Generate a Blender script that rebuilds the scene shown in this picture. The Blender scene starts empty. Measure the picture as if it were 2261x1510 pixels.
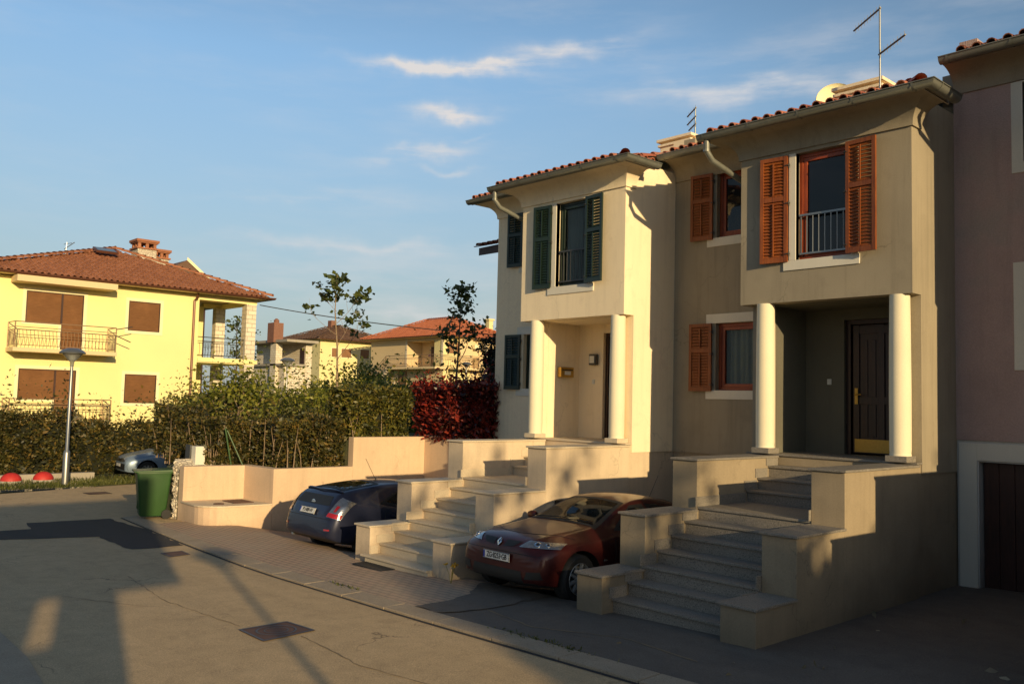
import bpy, bmesh, math, random
import numpy as np
from mathutils import Vector, Matrix
from mathutils.bvhtree import BVHTree
random.seed(7); RNG = np.random.default_rng(11)
scn = bpy.context.scene
col = scn.collection
PI = math.pi

# ------------------------------------------------------------------ scene tree helpers
def tag(o, label=None, cat=None, group=None, kind=None):
    if label: o['label'] = label
    if cat: o['category'] = cat
    if group: o['group'] = group
    if kind: o['kind'] = kind
    return o
def empty(name, loc=(0, 0, 0), rz=0, label=None, cat=None, group=None):
    o = bpy.data.objects.new(name, None); col.objects.link(o)
    o.location = loc; o.rotation_euler = (0, 0, rz); o.empty_display_size = .2
    return tag(o, label, cat, group)
def link_mesh(name, me, m, parent=None):
    o = bpy.data.objects.new(name, me); col.objects.link(o)
    if m is not None:
        for mm in (m if isinstance(m, (list, tuple)) else [m]): me.materials.append(mm)
    if parent is not None: o.parent = parent
    return o
def copy_tree(o, parent=None):
    c = o.copy(); col.objects.link(c); c.parent = parent
    for ch in list(o.children): copy_tree(ch, c)
    return c

class MB:
    """collects simple solids into one mesh"""
    def __init__(s): s.v = []; s.f = []; s.mi = []; s.cur = 0
    def add(s, vs, fs):
        b = len(s.v); s.v += [tuple(p) for p in vs]
        for f in fs: s.f.append([b + i for i in f]); s.mi.append(s.cur)
        return s
    def box(s, x0, x1, y0, y1, z0, z1):
        return s.add([(x0,y0,z0),(x1,y0,z0),(x1,y1,z0),(x0,y1,z0),(x0,y0,z1),(x1,y0,z1),(x1,y1,z1),(x0,y1,z1)],
                     [(0,3,2,1),(4,5,6,7),(0,1,5,4),(1,2,6,5),(2,3,7,6),(3,0,4,7)])
    def hexa(s, p):
        return s.add(p, [(0,3,2,1),(4,5,6,7),(0,1,5,4),(1,2,6,5),(2,3,7,6),(3,0,4,7)])
    def obox(s, c, size, M):
        vs = []
        for dz in (-.5, .5):
            for dx, dy in ((-.5,-.5),(.5,-.5),(.5,.5),(-.5,.5)):
                vs.append(Vector(c) + M @ Vector((dx*size[0], dy*size[1], dz*size[2])))
        return s.add(vs, [(0,3,2,1),(4,5,6,7),(0,1,5,4),(1,2,6,5),(2,3,7,6),(3,0,4,7)])
    def prism(s, poly, z0, z1):
        n = len(poly); z0f = z0 if callable(z0) else (lambda x, y: z0); z1f = z1 if callable(z1) else (lambda x, y: z1)
        vs = [(x, y, z0f(x, y)) for x, y in poly] + [(x, y, z1f(x, y)) for x, y in poly]
        return s.add(vs, [tuple(range(n-1, -1, -1)), tuple(range(n, 2*n))] + [(i, (i+1) % n, n+(i+1) % n, n+i) for i in range(n)])
    def sheet(s, poly, zf):
        return s.add([(x, y, zf(x, y)) for x, y in poly], [tuple(range(len(poly)))])
    def tube(s, pts, r, n=8, cap=True):
        pts = [Vector(p) for p in pts]; k = len(pts)
        rr = r if isinstance(r, (list, tuple)) else [r]*k
        prev = None; rings = []
        for i, p in enumerate(pts):
            t = (pts[min(i+1, k-1)] - pts[max(i-1, 0)])
            if t.length < 1e-9: t = Vector((0, 0, 1))
            t.normalize()
            if prev is None:
                a = Vector((0, 0, 1)) if abs(t.z) < .9 else Vector((1, 0, 0)); x = t.cross(a).normalized()
            else:
                x = prev - t*prev.dot(t)
                if x.length < 1e-6: x = t.orthogonal()
                x.normalize()
            prev = x; y = t.cross(x)
            rings.append([p + (x*math.cos(2*PI*j/n) + y*math.sin(2*PI*j/n))*rr[i] for j in range(n)])
        vs = [q for R in rings for q in R]
        fs = [(i*n+j, i*n+(j+1) % n, (i+1)*n+(j+1) % n, (i+1)*n+j) for i in range(k-1) for j in range(n)]
        if cap: fs += [tuple(range(n-1, -1, -1)), tuple((k-1)*n+j for j in range(n))]
        return s.add(vs, fs)
    def lathe(s, prof, c=(0, 0, 0), n=24, axis='z', cap=True):
        vs = []; k = len(prof)
        for r, h in prof:
            for j in range(n):
                a = 2*PI*j/n; p = (r*math.cos(a), r*math.sin(a), h)
                if axis == 'x': p = (p[2], p[0], p[1])
                if axis == 'y': p = (p[1], p[2], p[0])
                vs.append((p[0]+c[0], p[1]+c[1], p[2]+c[2]))
        fs = [(i*n+j, i*n+(j+1) % n, (i+1)*n+(j+1) % n, (i+1)*n+j) for i in range(k-1) for j in range(n)]
        if cap: fs += [tuple(range(n-1, -1, -1)), tuple((k-1)*n+j for j in range(n))]
        return s.add(vs, fs)
    def sweep(s, path, prof, closed=False, ends=True):
        """path: [(x,y,z)] in a horizontal plane; prof: [(d,h)] d = outward to the right-hand side of travel; mitred corners"""
        n = len(path); k = len(prof); vs = []
        P = [Vector(p) for p in path]
        for i, p in enumerate(P):
            d0 = (p - P[i-1]).normalized() if i > 0 else (P[1]-p).normalized()
            d1 = (P[i+1]-p).normalized() if i < n-1 else d0
            n0 = Vector((d0.y, -d0.x, 0)); n1 = Vector((d1.y, -d1.x, 0))
            m = (n0+n1); m.normalize(); m = m / max(.3, m.dot(n0))
            for d, h in prof: vs.append(p + m*d + Vector((0, 0, h)))
        fs = []
        for i in range(n-1):
            for j in range(k if closed else k-1):
                a = i*k+j; b = i*k+(j+1) % k; fs.append((a, b, b+k, a+k))
        if ends and closed: fs += [tuple(range(k-1, -1, -1)), tuple((n-1)*k+j for j in range(k))]
        return s.add(vs, fs)
    def build(s, name, m, parent=None, smooth=False, bevel=0, fix=True):
        me = bpy.data.meshes.new(name); me.from_pydata(s.v, [], s.f); me.update()
        o = link_mesh(name, me, m, parent)
        if any(s.mi): me.polygons.foreach_set('material_index', s.mi)
        if fix:
            bm = bmesh.new(); bm.from_mesh(me); bmesh.ops.recalc_face_normals(bm, faces=bm.faces); bm.to_mesh(me); bm.free()
        if smooth:
            me.polygons.foreach_set('use_smooth', [True]*len(me.polygons))
            try: me.set_sharp_from_angle(angle=math.radians(smooth if smooth is not True else 40))
            except Exception: pass
        if bevel:
            b = o.modifiers.new('b', 'BEVEL'); b.width = bevel; b.segments = 2; b.limit_method = 'ANGLE'; b.angle_limit = math.radians(40)
        return o

# ------------------------------------------------------------------ materials
def newmat(name):
    m = bpy.data.materials.new(name); m.use_nodes = True
    nt = m.node_tree; b = nt.nodes['Principled BSDF']; return m, nt, b
def N(nt, t, **kw):
    n = nt.nodes.new(t)
    for k, v in kw.items():
        if k in n.inputs: n.inputs[k].default_value = v
        else: setattr(n, k, v)
    return n
def ramp(nt, src, stops):
    r = nt.nodes.new('ShaderNodeValToRGB'); e = r.color_ramp.elements
    e[0].position, e[0].color = stops[0][0], tuple(stops[0][1]) + (1,)
    e[1].position, e[1].color = stops[-1][0], tuple(stops[-1][1]) + (1,)
    for p, c in stops[1:-1]:
        x = e.new(p); x.color = tuple(c) + (1,)
    nt.links.new(src, r.inputs[0]); return r.outputs[0]
def sc(c, k): return tuple(max(0, min(1, x*k)) for x in c)
def objcoord(nt, scale=(1, 1, 1)):
    t = N(nt, 'ShaderNodeNewGeometry'); mp = nt.nodes.new('ShaderNodeMapping'); mp.inputs['Scale'].default_value = scale
    nt.links.new(t.outputs['Position'], mp.inputs[0]); return mp.outputs[0]
def noise(nt, vec, scale, detail=4, rough=.55):
    n = N(nt, 'ShaderNodeTexNoise', Scale=scale, Detail=detail, Roughness=rough); nt.links.new(vec, n.inputs['Vector']); return n.outputs['Fac']
def mixc(nt, fac, a, b, mode='MIX'):
    m = nt.nodes.new('ShaderNodeMix'); m.data_type = 'RGBA'; m.blend_type = mode
    for s, x in ((m.inputs[0], fac), (m.inputs[6], a), (m.inputs[7], b)):
        if hasattr(x, 'links') or isinstance(x, bpy.types.NodeSocket): nt.links.new(x, s)
        elif isinstance(x, (int, float)): s.default_value = x
        else: s.default_value = tuple(x) + ((1,) if len(x) == 3 else ())
    return m.outputs[2]
def bump(nt, b, h, strength=.3, dist=.01):
    n = N(nt, 'ShaderNodeBump', Strength=strength, Distance=dist); nt.links.new(h, n.inputs['Height']); nt.links.new(n.outputs[0], b.inputs['Normal'])
def math_(nt, op, a, b=None):
    m = nt.nodes.new('ShaderNodeMath'); m.operation = op
    for s, x in zip(m.inputs, (a, b)):
        if x is None: continue
        if isinstance(x, (int, float)): s.default_value = x
        else: nt.links.new(x, s)
    return m.outputs[0]
def mat_surface(name, c, var=.12, big=1.2, fine=120, rough=.85, bstr=.25, bdist=.004, tint=None, streak=0, metallic=0, speck=0, low=None, crack=0):
    """plaster, stone, metal: base colour with large stains, fine grain, optional vertical streaks and dirt near a given height"""
    m, nt, b = newmat(name); v = objcoord(nt)
    big_n = noise(nt, v, big, 5); fine_n = noise(nt, v, fine, 3)
    cc = ramp(nt, big_n, [(.3, sc(c, 1-var)), (.55, c), (.75, tint or sc(c, 1+var*.7))])
    cc = mixc(nt, .35, cc, ramp(nt, fine_n, [(.3, sc(c, .72)), (.7, sc(c, 1.2))]))
    if streak:
        vs = objcoord(nt, (5, 5, .35)); sn = noise(nt, vs, 1.6, 6, .65)
        cc = mixc(nt, math_(nt, 'MULTIPLY', ramp(nt, sn, [(.5, (0, 0, 0)), (.8, (1, 1, 1))]), streak), cc, sc(c, .5))
    if crack:
        w = N(nt, 'ShaderNodeTexVoronoi', Scale=.55); w.feature = 'DISTANCE_TO_EDGE'; wn = N(nt, 'ShaderNodeTexNoise', Scale=2.0, Detail=6); nt.links.new(v, wn.inputs['Vector'])
        vv = nt.nodes.new('ShaderNodeVectorMath'); vv.operation = 'MULTIPLY_ADD'; nt.links.new(wn.outputs['Color'], vv.inputs[0]); vv.inputs[1].default_value = (.9, .9, .9); nt.links.new(v, vv.inputs[2]); nt.links.new(vv.outputs[0], w.inputs['Vector'])
        cr = math_(nt, 'MULTIPLY', ramp(nt, w.outputs['Distance'], [(0, (1, 1, 1)), (.005, (0, 0, 0))]), ramp(nt, noise(nt, v, .9, 2), [(.52, (0, 0, 0)), (.6, (1, 1, 1))]))
        cc = mixc(nt, math_(nt, 'MULTIPLY', cr, crack), cc, sc(c, .35))
        bl = noise(nt, v, 3.2, 7, .7); cc = mixc(nt, ramp(nt, bl, [(.55, (0, 0, 0)), (.7, (.4,)*3)]), cc, sc(c, .72))
    if speck:
        sp = noise(nt, v, 60, 2, .5); sp2 = noise(nt, v, 95, 2, .5)
        cc = mixc(nt, ramp(nt, sp, [(.56, (0, 0, 0)), (.64, (speck,)*3)]), cc, sc(c, .35))
        cc = mixc(nt, ramp(nt, sp2, [(.58, (0, 0, 0)), (.66, (speck,)*3)]), cc, sc(c, 1.7))
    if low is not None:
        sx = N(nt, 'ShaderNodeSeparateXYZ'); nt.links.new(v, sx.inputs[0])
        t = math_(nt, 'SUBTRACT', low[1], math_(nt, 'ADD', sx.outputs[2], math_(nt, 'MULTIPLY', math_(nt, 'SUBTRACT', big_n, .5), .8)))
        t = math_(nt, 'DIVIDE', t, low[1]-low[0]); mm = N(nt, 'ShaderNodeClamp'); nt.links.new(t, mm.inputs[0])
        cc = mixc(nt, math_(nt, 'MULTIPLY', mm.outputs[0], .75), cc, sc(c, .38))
    nt.links.new(cc, b.inputs['Base Color']); b.inputs['Roughness'].default_value = rough; b.inputs['Metallic'].default_value = metallic
    if bstr: bump(nt, b, fine_n, bstr, bdist)
    return m
def mat_plain(name, c, rough=.5, metallic=0, coat=0, trans=0, spec=.5, alpha=1):
    m, nt, b = newmat(name); v = objcoord(nt); n = noise(nt, v, 30, 3)
    nt.links.new(ramp(nt, n, [(.3, sc(c, .9)), (.7, sc(c, 1.08))]), b.inputs['Base Color'])
    b.inputs['Roughness'].default_value = rough; b.inputs['Metallic'].default_value = metallic
    b.inputs['Coat Weight'].default_value = coat; b.inputs['Transmission Weight'].default_value = trans
    b.inputs['Specular IOR Level'].default_value = spec; b.inputs['Alpha'].default_value = alpha
    return m
def mat_wood(name, c, c2, rough=.5, sca=(14, 14, 1.2)):
    m, nt, b = newmat(name); v = objcoord(nt, sca); n = noise(nt, v, 3.5, 6, .6); n2 = noise(nt, objcoord(nt), 1.7, 3)
    cc = ramp(nt, n, [(.3, c2), (.7, c)]); cc = mixc(nt, ramp(nt, n2, [(.45, (0, 0, 0)), (.75, (.6,)*3)]), cc, sc(c, 1.25))
    nt.links.new(cc, b.inputs['Base Color']); b.inputs['Roughness'].default_value = rough; bump(nt, b, n, .25, .002); return m
def mat_leaf(name, cols, rough=.5, transl=.25):
    m, nt, b = newmat(name); g = N(nt, 'ShaderNodeNewGeometry')
    k = len(cols); cc = ramp(nt, g.outputs['Random Per Island'], [(i/(k-1), c) for i, c in enumerate(cols)])
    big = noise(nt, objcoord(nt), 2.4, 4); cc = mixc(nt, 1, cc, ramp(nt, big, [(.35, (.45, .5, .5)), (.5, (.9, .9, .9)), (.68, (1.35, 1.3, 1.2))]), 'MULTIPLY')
    nt.links.new(cc, b.inputs['Base Color']); b.inputs['Roughness'].default_value = rough
    t = N(nt, 'ShaderNodeBsdfTranslucent'); nt.links.new(cc, t.inputs[0]); mx = N(nt, 'ShaderNodeMixShader'); mx.inputs[0].default_value = transl
    nt.links.new(b.outputs[0], mx.inputs[1]); nt.links.new(t.outputs[0], mx.inputs[2])
    nt.links.new(mx.outputs[0], nt.nodes['Material Output'].inputs[0]); return m
def mat_tiles(name, stops, rough=.75):
    m, nt, b = newmat(name); g = N(nt, 'ShaderNodeNewGeometry')
    cc = ramp(nt, g.outputs['Random Per Island'], stops); v = objcoord(nt); n = noise(nt, v, 14, 5, .65)
    cc = mixc(nt, ramp(nt, n, [(.5, (0, 0, 0)), (.72, (.65,)*3)]), cc, sc(stops[0][1], .45))
    n3 = noise(nt, v, 45, 3); cc = mixc(nt, ramp(nt, n3, [(.62, (0, 0, 0)), (.72, (.35,)*3)]), cc, (.42, .36, .27))
    nt.links.new(cc, b.inputs['Base Color']); b.inputs['Roughness'].default_value = rough; bump(nt, b, n, .4, .006); return m
def mat_asphalt(name, c, tint, crack=.5, speck=.5):
    m, nt, b = newmat(name); v = objcoord(nt)
    g = noise(nt, v, 75, 5, .75); bg = noise(nt, v, .55, 6, .62); md = noise(nt, v, 4, 6, .7)
    cc = ramp(nt, bg, [(.3, sc(c, .78)), (.5, c), (.72, tint)])
    cc = mixc(nt, .5, cc, ramp(nt, md, [(.3, sc(c, .5)), (.5, c), (.7, sc(c, 1.4))]))
    tr = noise(nt, objcoord(nt, (.25, 2.2, 1)), 1.1, 4, .6); cc = mixc(nt, ramp(nt, tr, [(.5, (0, 0, 0)), (.75, (.5,)*3)]), cc, sc(c, .55))
    st = noise(nt, v, 1.7, 3, .5); cc = mixc(nt, ramp(nt, st, [(.66, (0, 0, 0)), (.74, (.55,)*3)]), cc, sc(c, .4))
    cc = mixc(nt, speck, cc, ramp(nt, g, [(.35, sc(c, .4)), (.52, c), (.7, sc(c, 1.9))]))
    # thin wandering cracks
    w = N(nt, 'ShaderNodeTexVoronoi', Scale=.33); w.feature = 'DISTANCE_TO_EDGE'
    wn = N(nt, 'ShaderNodeTexNoise', Scale=1.6, Detail=6); nt.links.new(v, wn.inputs['Vector'])
    vv = nt.nodes.new('ShaderNodeVectorMath'); vv.operation = 'MULTIPLY_ADD'; nt.links.new(wn.outputs['Color'], vv.inputs[0]); vv.inputs[1].default_value = (1.6, 1.6, 0); nt.links.new(v, vv.inputs[2])
    nt.links.new(vv.outputs[0], w.inputs['Vector'])
    cr = ramp(nt, w.outputs['Distance'], [(.0, (1, 1, 1)), (.006, (0, 0, 0))])
    msk = ramp(nt, noise(nt, v, .8, 2), [(.5, (0, 0, 0)), (.62, (1, 1, 1))])
    cc = mixc(nt, math_(nt, 'MULTIPLY', math_(nt, 'MULTIPLY', cr, msk), crack), cc, sc(c, .22))
    nt.links.new(cc, b.inputs['Base Color']); b.inputs['Roughness'].default_value = .9; bump(nt, b, g, .7, .006); return m
def mat_pavers(name):
    m, nt, b = newmat(name); v = objcoord(nt)
    br = N(nt, 'ShaderNodeTexBrick', Scale=1.0); nt.links.new(v, br.inputs['Vector'])
    br.inputs['Brick Width'].default_value = .22; br.inputs['Row Height'].default_value = .11; br.inputs['Mortar Size'].default_value = .011
    br.inputs['Color1'].default_value = (.50, .33, .20, 1); br.inputs['Color2'].default_value = (.58, .34, .21, 1); br.inputs['Mortar'].default_value = (.10, .075, .06, 1)
    n = noise(nt, v, .9, 6, .6); f = noise(nt, v, 160, 3)
    cc = mixc(nt, ramp(nt, n, [(.4, (.1,)*3), (.65, (.5,)*3)]), br.outputs['Color'], (.50, .40, .28))
    cc = mixc(nt, .35, cc, ramp(nt, f, [(.35, (.12, .1, .08)), (.65, (.42, .36, .3))]))
    nt.links.new(cc, b.inputs['Base Color']); b.inputs['Roughness'].default_value = .9
    h = math_(nt, 'ADD', math_(nt, 'MULTIPLY', br.outputs['Fac'], -1.0), math_(nt, 'MULTIPLY', f, .3)); bump(nt, b, h, .5, .004); return m
def mat_rubble(name, c1, c2, mortar, scale=6, bw=None):
    m, nt, b = newmat(name); v = objcoord(nt)
    if bw:   # coursed stone, for pillars (uses height and a diagonal)
        sx = N(nt, 'ShaderNodeSeparateXYZ'); nt.links.new(v, sx.inputs[0]); cb = N(nt, 'ShaderNodeCombineXYZ')
        nt.links.new(math_(nt, 'ADD', sx.outputs[0], sx.outputs[1]), cb.inputs[0]); nt.links.new(sx.outputs[2], cb.inputs[1])
        br = N(nt, 'ShaderNodeTexBrick', Scale=1.0); nt.links.new(cb.outputs[0], br.inputs['Vector'])
        br.inputs['Brick Width'].default_value = bw[0]; br.inputs['Row Height'].default_value = bw[1]; br.inputs['Mortar Size'].default_value = .012
        br.inputs['Color1'].default_value = c1 + (1,); br.inputs['Color2'].default_value = c2 + (1,); br.inputs['Mortar'].default_value = mortar + (1,)
        cc = br.outputs['Color']; h = math_(nt, 'MULTIPLY', br.outputs['Fac'], -1.0)
    else:
        w = N(nt, 'ShaderNodeTexVoronoi', Scale=scale); w.feature = 'DISTANCE_TO_EDGE'; nt.links.new(v, w.inputs['Vector'])
        w2 = N(nt, 'ShaderNodeTexVoronoi', Scale=scale); nt.links.new(v, w2.inputs['Vector'])
        sxx = N(nt, 'ShaderNodeSeparateColor'); nt.links.new(w2.outputs['Color'], sxx.inputs[0])
        cc = ramp(nt, sxx.outputs[0], [(0, c1), (1, c2)]); cc = mixc(nt, ramp(nt, w.outputs['Distance'], [(.02, (1, 1, 1)), (.09, (0, 0, 0))]), cc, mortar)
        h = ramp(nt, w.outputs['Distance'], [(.0, (0, 0, 0)), (.25, (1, 1, 1))])
    f = noise(nt, v, 40, 4); cc = mixc(nt, .3, cc, ramp(nt, f, [(.3, sc(c1, .55)), (.7, sc(c2, 1.3))]))
    nt.links.new(cc, b.inputs['Base Color']); b.inputs['Roughness'].default_value = .9; bump(nt, b, h, .7, .02); return m
def mat_ground(name):
    m, nt, b = newmat(name); v = objcoord(nt); n = noise(nt, v, 2.2, 6, .65); f = noise(nt, v, 60, 4, .7)
    cc = ramp(nt, n, [(.3, (.07, .085, .03)), (.5, (.12, .13, .045)), (.7, (.2, .16, .09))])
    cc = mixc(nt, .5, cc, ramp(nt, f, [(.3, (.04, .05, .02)), (.7, (.2, .2, .1))]))
    nt.links.new(cc, b.inputs['Base Color']); b.inputs['Roughness'].default_value = .95; bump(nt, b, f, .8, .03); return m

M = {}
M['plaster_cream'] = mat_surface('plaster_cream', (.97, .79, .56), .07, .9, 70, .9, .5, .006, streak=.26, crack=.3)
M['plaster_grey'] = mat_surface('plaster_grey', (.345, .295, .215), .16, 1.1, 80, .92, .45, .004, streak=.5, crack=.5)
M['porch_grey_shaded'] = mat_surface('porch_grey_shaded', (.15, .14, .105), .16, 1.1, 70, .92, .7, .006, streak=.2)  # grey plaster darkened, porch shade put into the colour
M['plaster_pink'] = mat_surface('plaster_pink', (.48, .34, .305), .22, 1.3, 55, .92, .9, .010, tint=(.38, .33, .29), streak=.35)
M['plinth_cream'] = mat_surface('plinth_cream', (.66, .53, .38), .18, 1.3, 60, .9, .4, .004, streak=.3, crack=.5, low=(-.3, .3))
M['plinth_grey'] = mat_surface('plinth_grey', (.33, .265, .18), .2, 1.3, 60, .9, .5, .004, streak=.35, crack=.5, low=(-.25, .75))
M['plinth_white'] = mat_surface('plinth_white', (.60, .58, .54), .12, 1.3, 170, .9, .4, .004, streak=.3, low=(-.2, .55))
M['white_trim'] = mat_surface('white_trim', (.74, .70, .60), .07, 1.5, 150, .85, .3, .003, streak=.12)
M['column'] = mat_surface('column', (.84, .76, .56), .06, 1.5, 150, .8, .3, .003, streak=.1)
M['limestone'] = mat_surface('limestone', (.62, .52, .38), .1, 1.5, 130, .6, .2, .002, speck=.25)
M['granite'] = mat_surface('granite', (.235, .21, .178), .15, 1.5, 110, .6, .2, .002, speck=.8)
M['zinc'] = mat_surface('zinc', (.20, .205, .18), .22, 3, 60, .42, .15, .002, metallic=.25, streak=.3)
M['tiles'] = mat_tiles('roof_tiles', [(0, (.30, .085, .05)), (.35, (.42, .13, .07)), (.7, (.5, .17, .09)), (1, (.36, .15, .10))])
M['tiles_dark'] = mat_tiles('roof_tiles_dark', [(0, (.16, .06, .04)), (.5, (.24, .09, .055)), (1, (.32, .12, .07))])
M['tiles_far'] = mat_tiles('roof_tiles_far', [(0, (.30, .115, .055)), (.5, (.37, .145, .068)), (1, (.44, .18, .09))])
M['tiles_orange'] = mat_tiles('roof_tiles_orange', [(0, (.46, .14, .06)), (.5, (.52, .16, .07)), (1, (.6, .2, .09))])
M['tiles_brown'] = mat_tiles('roof_tiles_brown', [(0, (.10, .055, .035)), (.5, (.14, .075, .045)), (1, (.18, .1, .06))])
M['wood_orange'] = mat_wood('wood_orange', (.30, .085, .016), (.14, .03, .007), .5)
M['wood_red'] = mat_wood('wood_red', (.36, .07, .02), (.20, .035, .012), .4)
M['wood_door'] = mat_wood('wood_door', (.05, .017, .010), (.02, .008, .005), .4)
M['green_paint'] = mat_surface('green_paint', (.012, .026, .017), .2, 3, 60, .38, .1, .001)
M['dark_green_wood'] = M['green_paint']
M['brass'] = mat_plain('brass', (.50, .31, .07), .4, .7)
M['steel'] = mat_surface('steel', (.30, .31, .31), .1, 4, 90, .4, .1, .001, metallic=.8)
M['iron'] = mat_surface('iron', (.10, .10, .10), .2, 4, 90, .5, .1, .001, metallic=.6)
M['black'] = mat_plain('black', (.012, .012, .012), .6)
M['dark_interior'] = mat_plain('dark_interior', (.03, .027, .025), .9)
M['curtain'] = mat_surface('curtain', (.85, .84, .8), .1, 2, 40, .9, .1, .002)
M['garage_door'] = mat_wood('garage_door', (.05, .017, .012), (.025, .009, .007), .5, (14, 14, 1.2))
M['white_plastic'] = mat_plain('white_plastic', (.7, .7, .66), .4)
M['concrete'] = mat_surface('concrete', (.38, .34, .28), .2, 1.5, 90, .9, .5, .006, streak=.2)
M['kerb'] = mat_surface('kerb', (.38, .30, .21), .22, 2.2, 110, .9, .6, .006, speck=.4)
M['rust'] = mat_surface('rust', (.13, .065, .045), .3, 4, 90, .8, .5, .004)
M['road'] = mat_asphalt('road_asphalt', (.52, .375, .21), (.60, .45, .27), .9, .5)
M['yard'] = mat_asphalt('yard_asphalt', (.135, .115, .095), (.24, .20, .16), .8, .5)
M['patch'] = mat_asphalt('patch_asphalt', (.035, .032, .03), (.045, .04, .036), 0, .35)
M['yard_joint'] = mat_plain('yard_joint', (.05, .042, .034), .95)
M['seam'] = mat_plain('seam', (.24, .18, .11), .95)
M['pavers'] = mat_pavers('pavers')
M['ground'] = mat_ground('ground')
M['wall_cream'] = mat_surface('wall_cream', (.68, .50, .34), .12, 1.0, 60, .9, .5, .006, streak=.32, crack=.4, low=(-.7, .05))
M['rubble'] = mat_rubble('rubble', (.5, .42, .33), (.72, .65, .52), (.2, .16, .12), 9)
M['pillar_stone'] = mat_rubble('pillar_stone', (.66, .56, .42), (.8, .72, .58), (.30, .24, .17), bw=(.42, .2))
M['pillar_brick'] = mat_rubble('pillar_brick', (.2, .075, .05), (.28, .11, .07), (.3, .22, .16), bw=(.22, .08))
M['yellow'] = mat_surface('yellow_plaster', (.86, .76, .36), .07, .5, 60, .9, .2, .004)
M['pale_yellow'] = mat_surface('pale_yellow_plaster', (.80, .70, .36), .05, .4, 40, .9, .2, .004)
M['peach'] = mat_surface('peach_plaster', (.72, .56, .33), .05, .4, 40, .9, .2, .004)
M['white_far'] = mat_surface('white_far', (.85, .78, .5), .04, .6, 60, .9, .1, .003)
M['blind'] = mat_wood('blind', (.27, .135, .06), (.19, .09, .04), .6, (1.5, 1.5, 26))
M['bark'] = mat_surface('bark', (.16, .12, .09), .3, 6, 60, .95, .8, .02)
M['bark_light'] = mat_surface('bark_light', (.28, .20, .13), .3, 8, 60, .95, .8, .01)
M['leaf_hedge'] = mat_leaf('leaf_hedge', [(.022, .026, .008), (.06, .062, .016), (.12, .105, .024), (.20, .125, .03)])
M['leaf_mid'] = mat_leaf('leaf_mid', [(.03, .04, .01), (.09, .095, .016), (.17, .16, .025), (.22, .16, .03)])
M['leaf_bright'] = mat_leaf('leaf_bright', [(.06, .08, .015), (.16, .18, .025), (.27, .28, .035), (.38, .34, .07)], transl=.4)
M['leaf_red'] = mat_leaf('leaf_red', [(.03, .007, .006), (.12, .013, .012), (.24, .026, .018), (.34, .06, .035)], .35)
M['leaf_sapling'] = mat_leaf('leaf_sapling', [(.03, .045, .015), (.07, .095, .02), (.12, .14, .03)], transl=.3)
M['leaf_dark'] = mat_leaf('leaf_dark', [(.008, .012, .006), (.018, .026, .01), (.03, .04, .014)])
M['grass_blade'] = mat_leaf('grass_blade', [(.05, .07, .015), (.11, .13, .025), (.2, .19, .05)], transl=.4)
M['bin_green'] = mat_surface('bin_green', (.030, .085, .022), .12, 4, 90, .42, .15, .002)
M['red_paint'] = mat_surface('red_paint', (.50, .03, .025), .2, 5, 90, .6, .3, .003)
M['rubber'] = mat_plain('rubber', (.018, .018, .018), .75)
M['alloy'] = mat_plain('alloy', (.42, .42, .40), .35, .35)
M['plate'] = mat_plain('plate_white', (.75, .74, .7), .45)
M['plate_blue'] = mat_plain('plate_blue', (.02, .04, .35), .45)
M['lamp_red'] = mat_plain('lamp_red', (.35, .01, .012), .15, 0, 1)
M['lamp_clear'] = mat_surface('lamp_clear', (.42, .42, .42), .35, 14, 40, .18, .3, .01, metallic=.85)
M['chrome'] = mat_plain('chrome', (.8, .8, .8), .12, 1)
M['seat'] = mat_plain('seat_cloth', (.20, .17, .13), .9)
M['dash'] = mat_plain('dashboard', (.04, .045, .05), .7)
def mat_glass_window(name, c=(.012, .016, .022), rough=.03, alpha=.5, ior=1.75):
    m, nt, b = newmat(name); n = noise(nt, objcoord(nt), .9, 2)
    b.inputs['Base Color'].default_value = c + (1,); b.inputs['Roughness'].default_value = rough; b.inputs['IOR'].default_value = ior
    tr = N(nt, 'ShaderNodeBsdfTransparent'); tr.inputs[0].default_value = (.75, .8, .8, 1); mx = N(nt, 'ShaderNodeMixShader'); mx.inputs[0].default_value = 1-alpha
    nt.links.new(b.outputs[0], mx.inputs[1]); nt.links.new(tr.outputs[0], mx.inputs[2]); nt.links.new(mx.outputs[0], nt.nodes['Material Output'].inputs[0])
    bump(nt, b, n, .08, .02); return m
M['glass'] = mat_glass_window('window_glass')
M['glass_clear'] = mat_glass_window('window_glass_clear', alpha=.22, ior=1.6)
M['car_glass'] = mat_glass_window('car_glass', (.006, .009, .012), .02, .72, 1.32)
def mat_carpaint(name, c, flake=.35):
    m, nt, b = newmat(name); v = objcoord(nt); n = noise(nt, v, 900, 1); n2 = noise(nt, v, 3, 4)
    cc = ramp(nt, n, [(.35, sc(c, .7)), (.65, sc(c, 1.4))]); cc = mixc(nt, math_(nt, 'MULTIPLY', n2, .07), cc, (.25, .2, .15))
    nt.links.new(cc, b.inputs['Base Color']); b.inputs['Metallic'].default_value = flake; b.inputs['Roughness'].default_value = .38
    b.inputs['Coat Weight'].default_value = .4; b.inputs['Specular IOR Level'].default_value = .3; b.inputs['Coat Roughness'].default_value = .06; return m
M['paint_red'] = mat_carpaint('paint_red', (.05, .003, .004), .3)
M['paint_blue'] = mat_carpaint('paint_blue', (.010, .016, .045), .3)
M['paint_silver'] = mat_carpaint('paint_silver_blue', (.20, .27, .36), .25)

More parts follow.
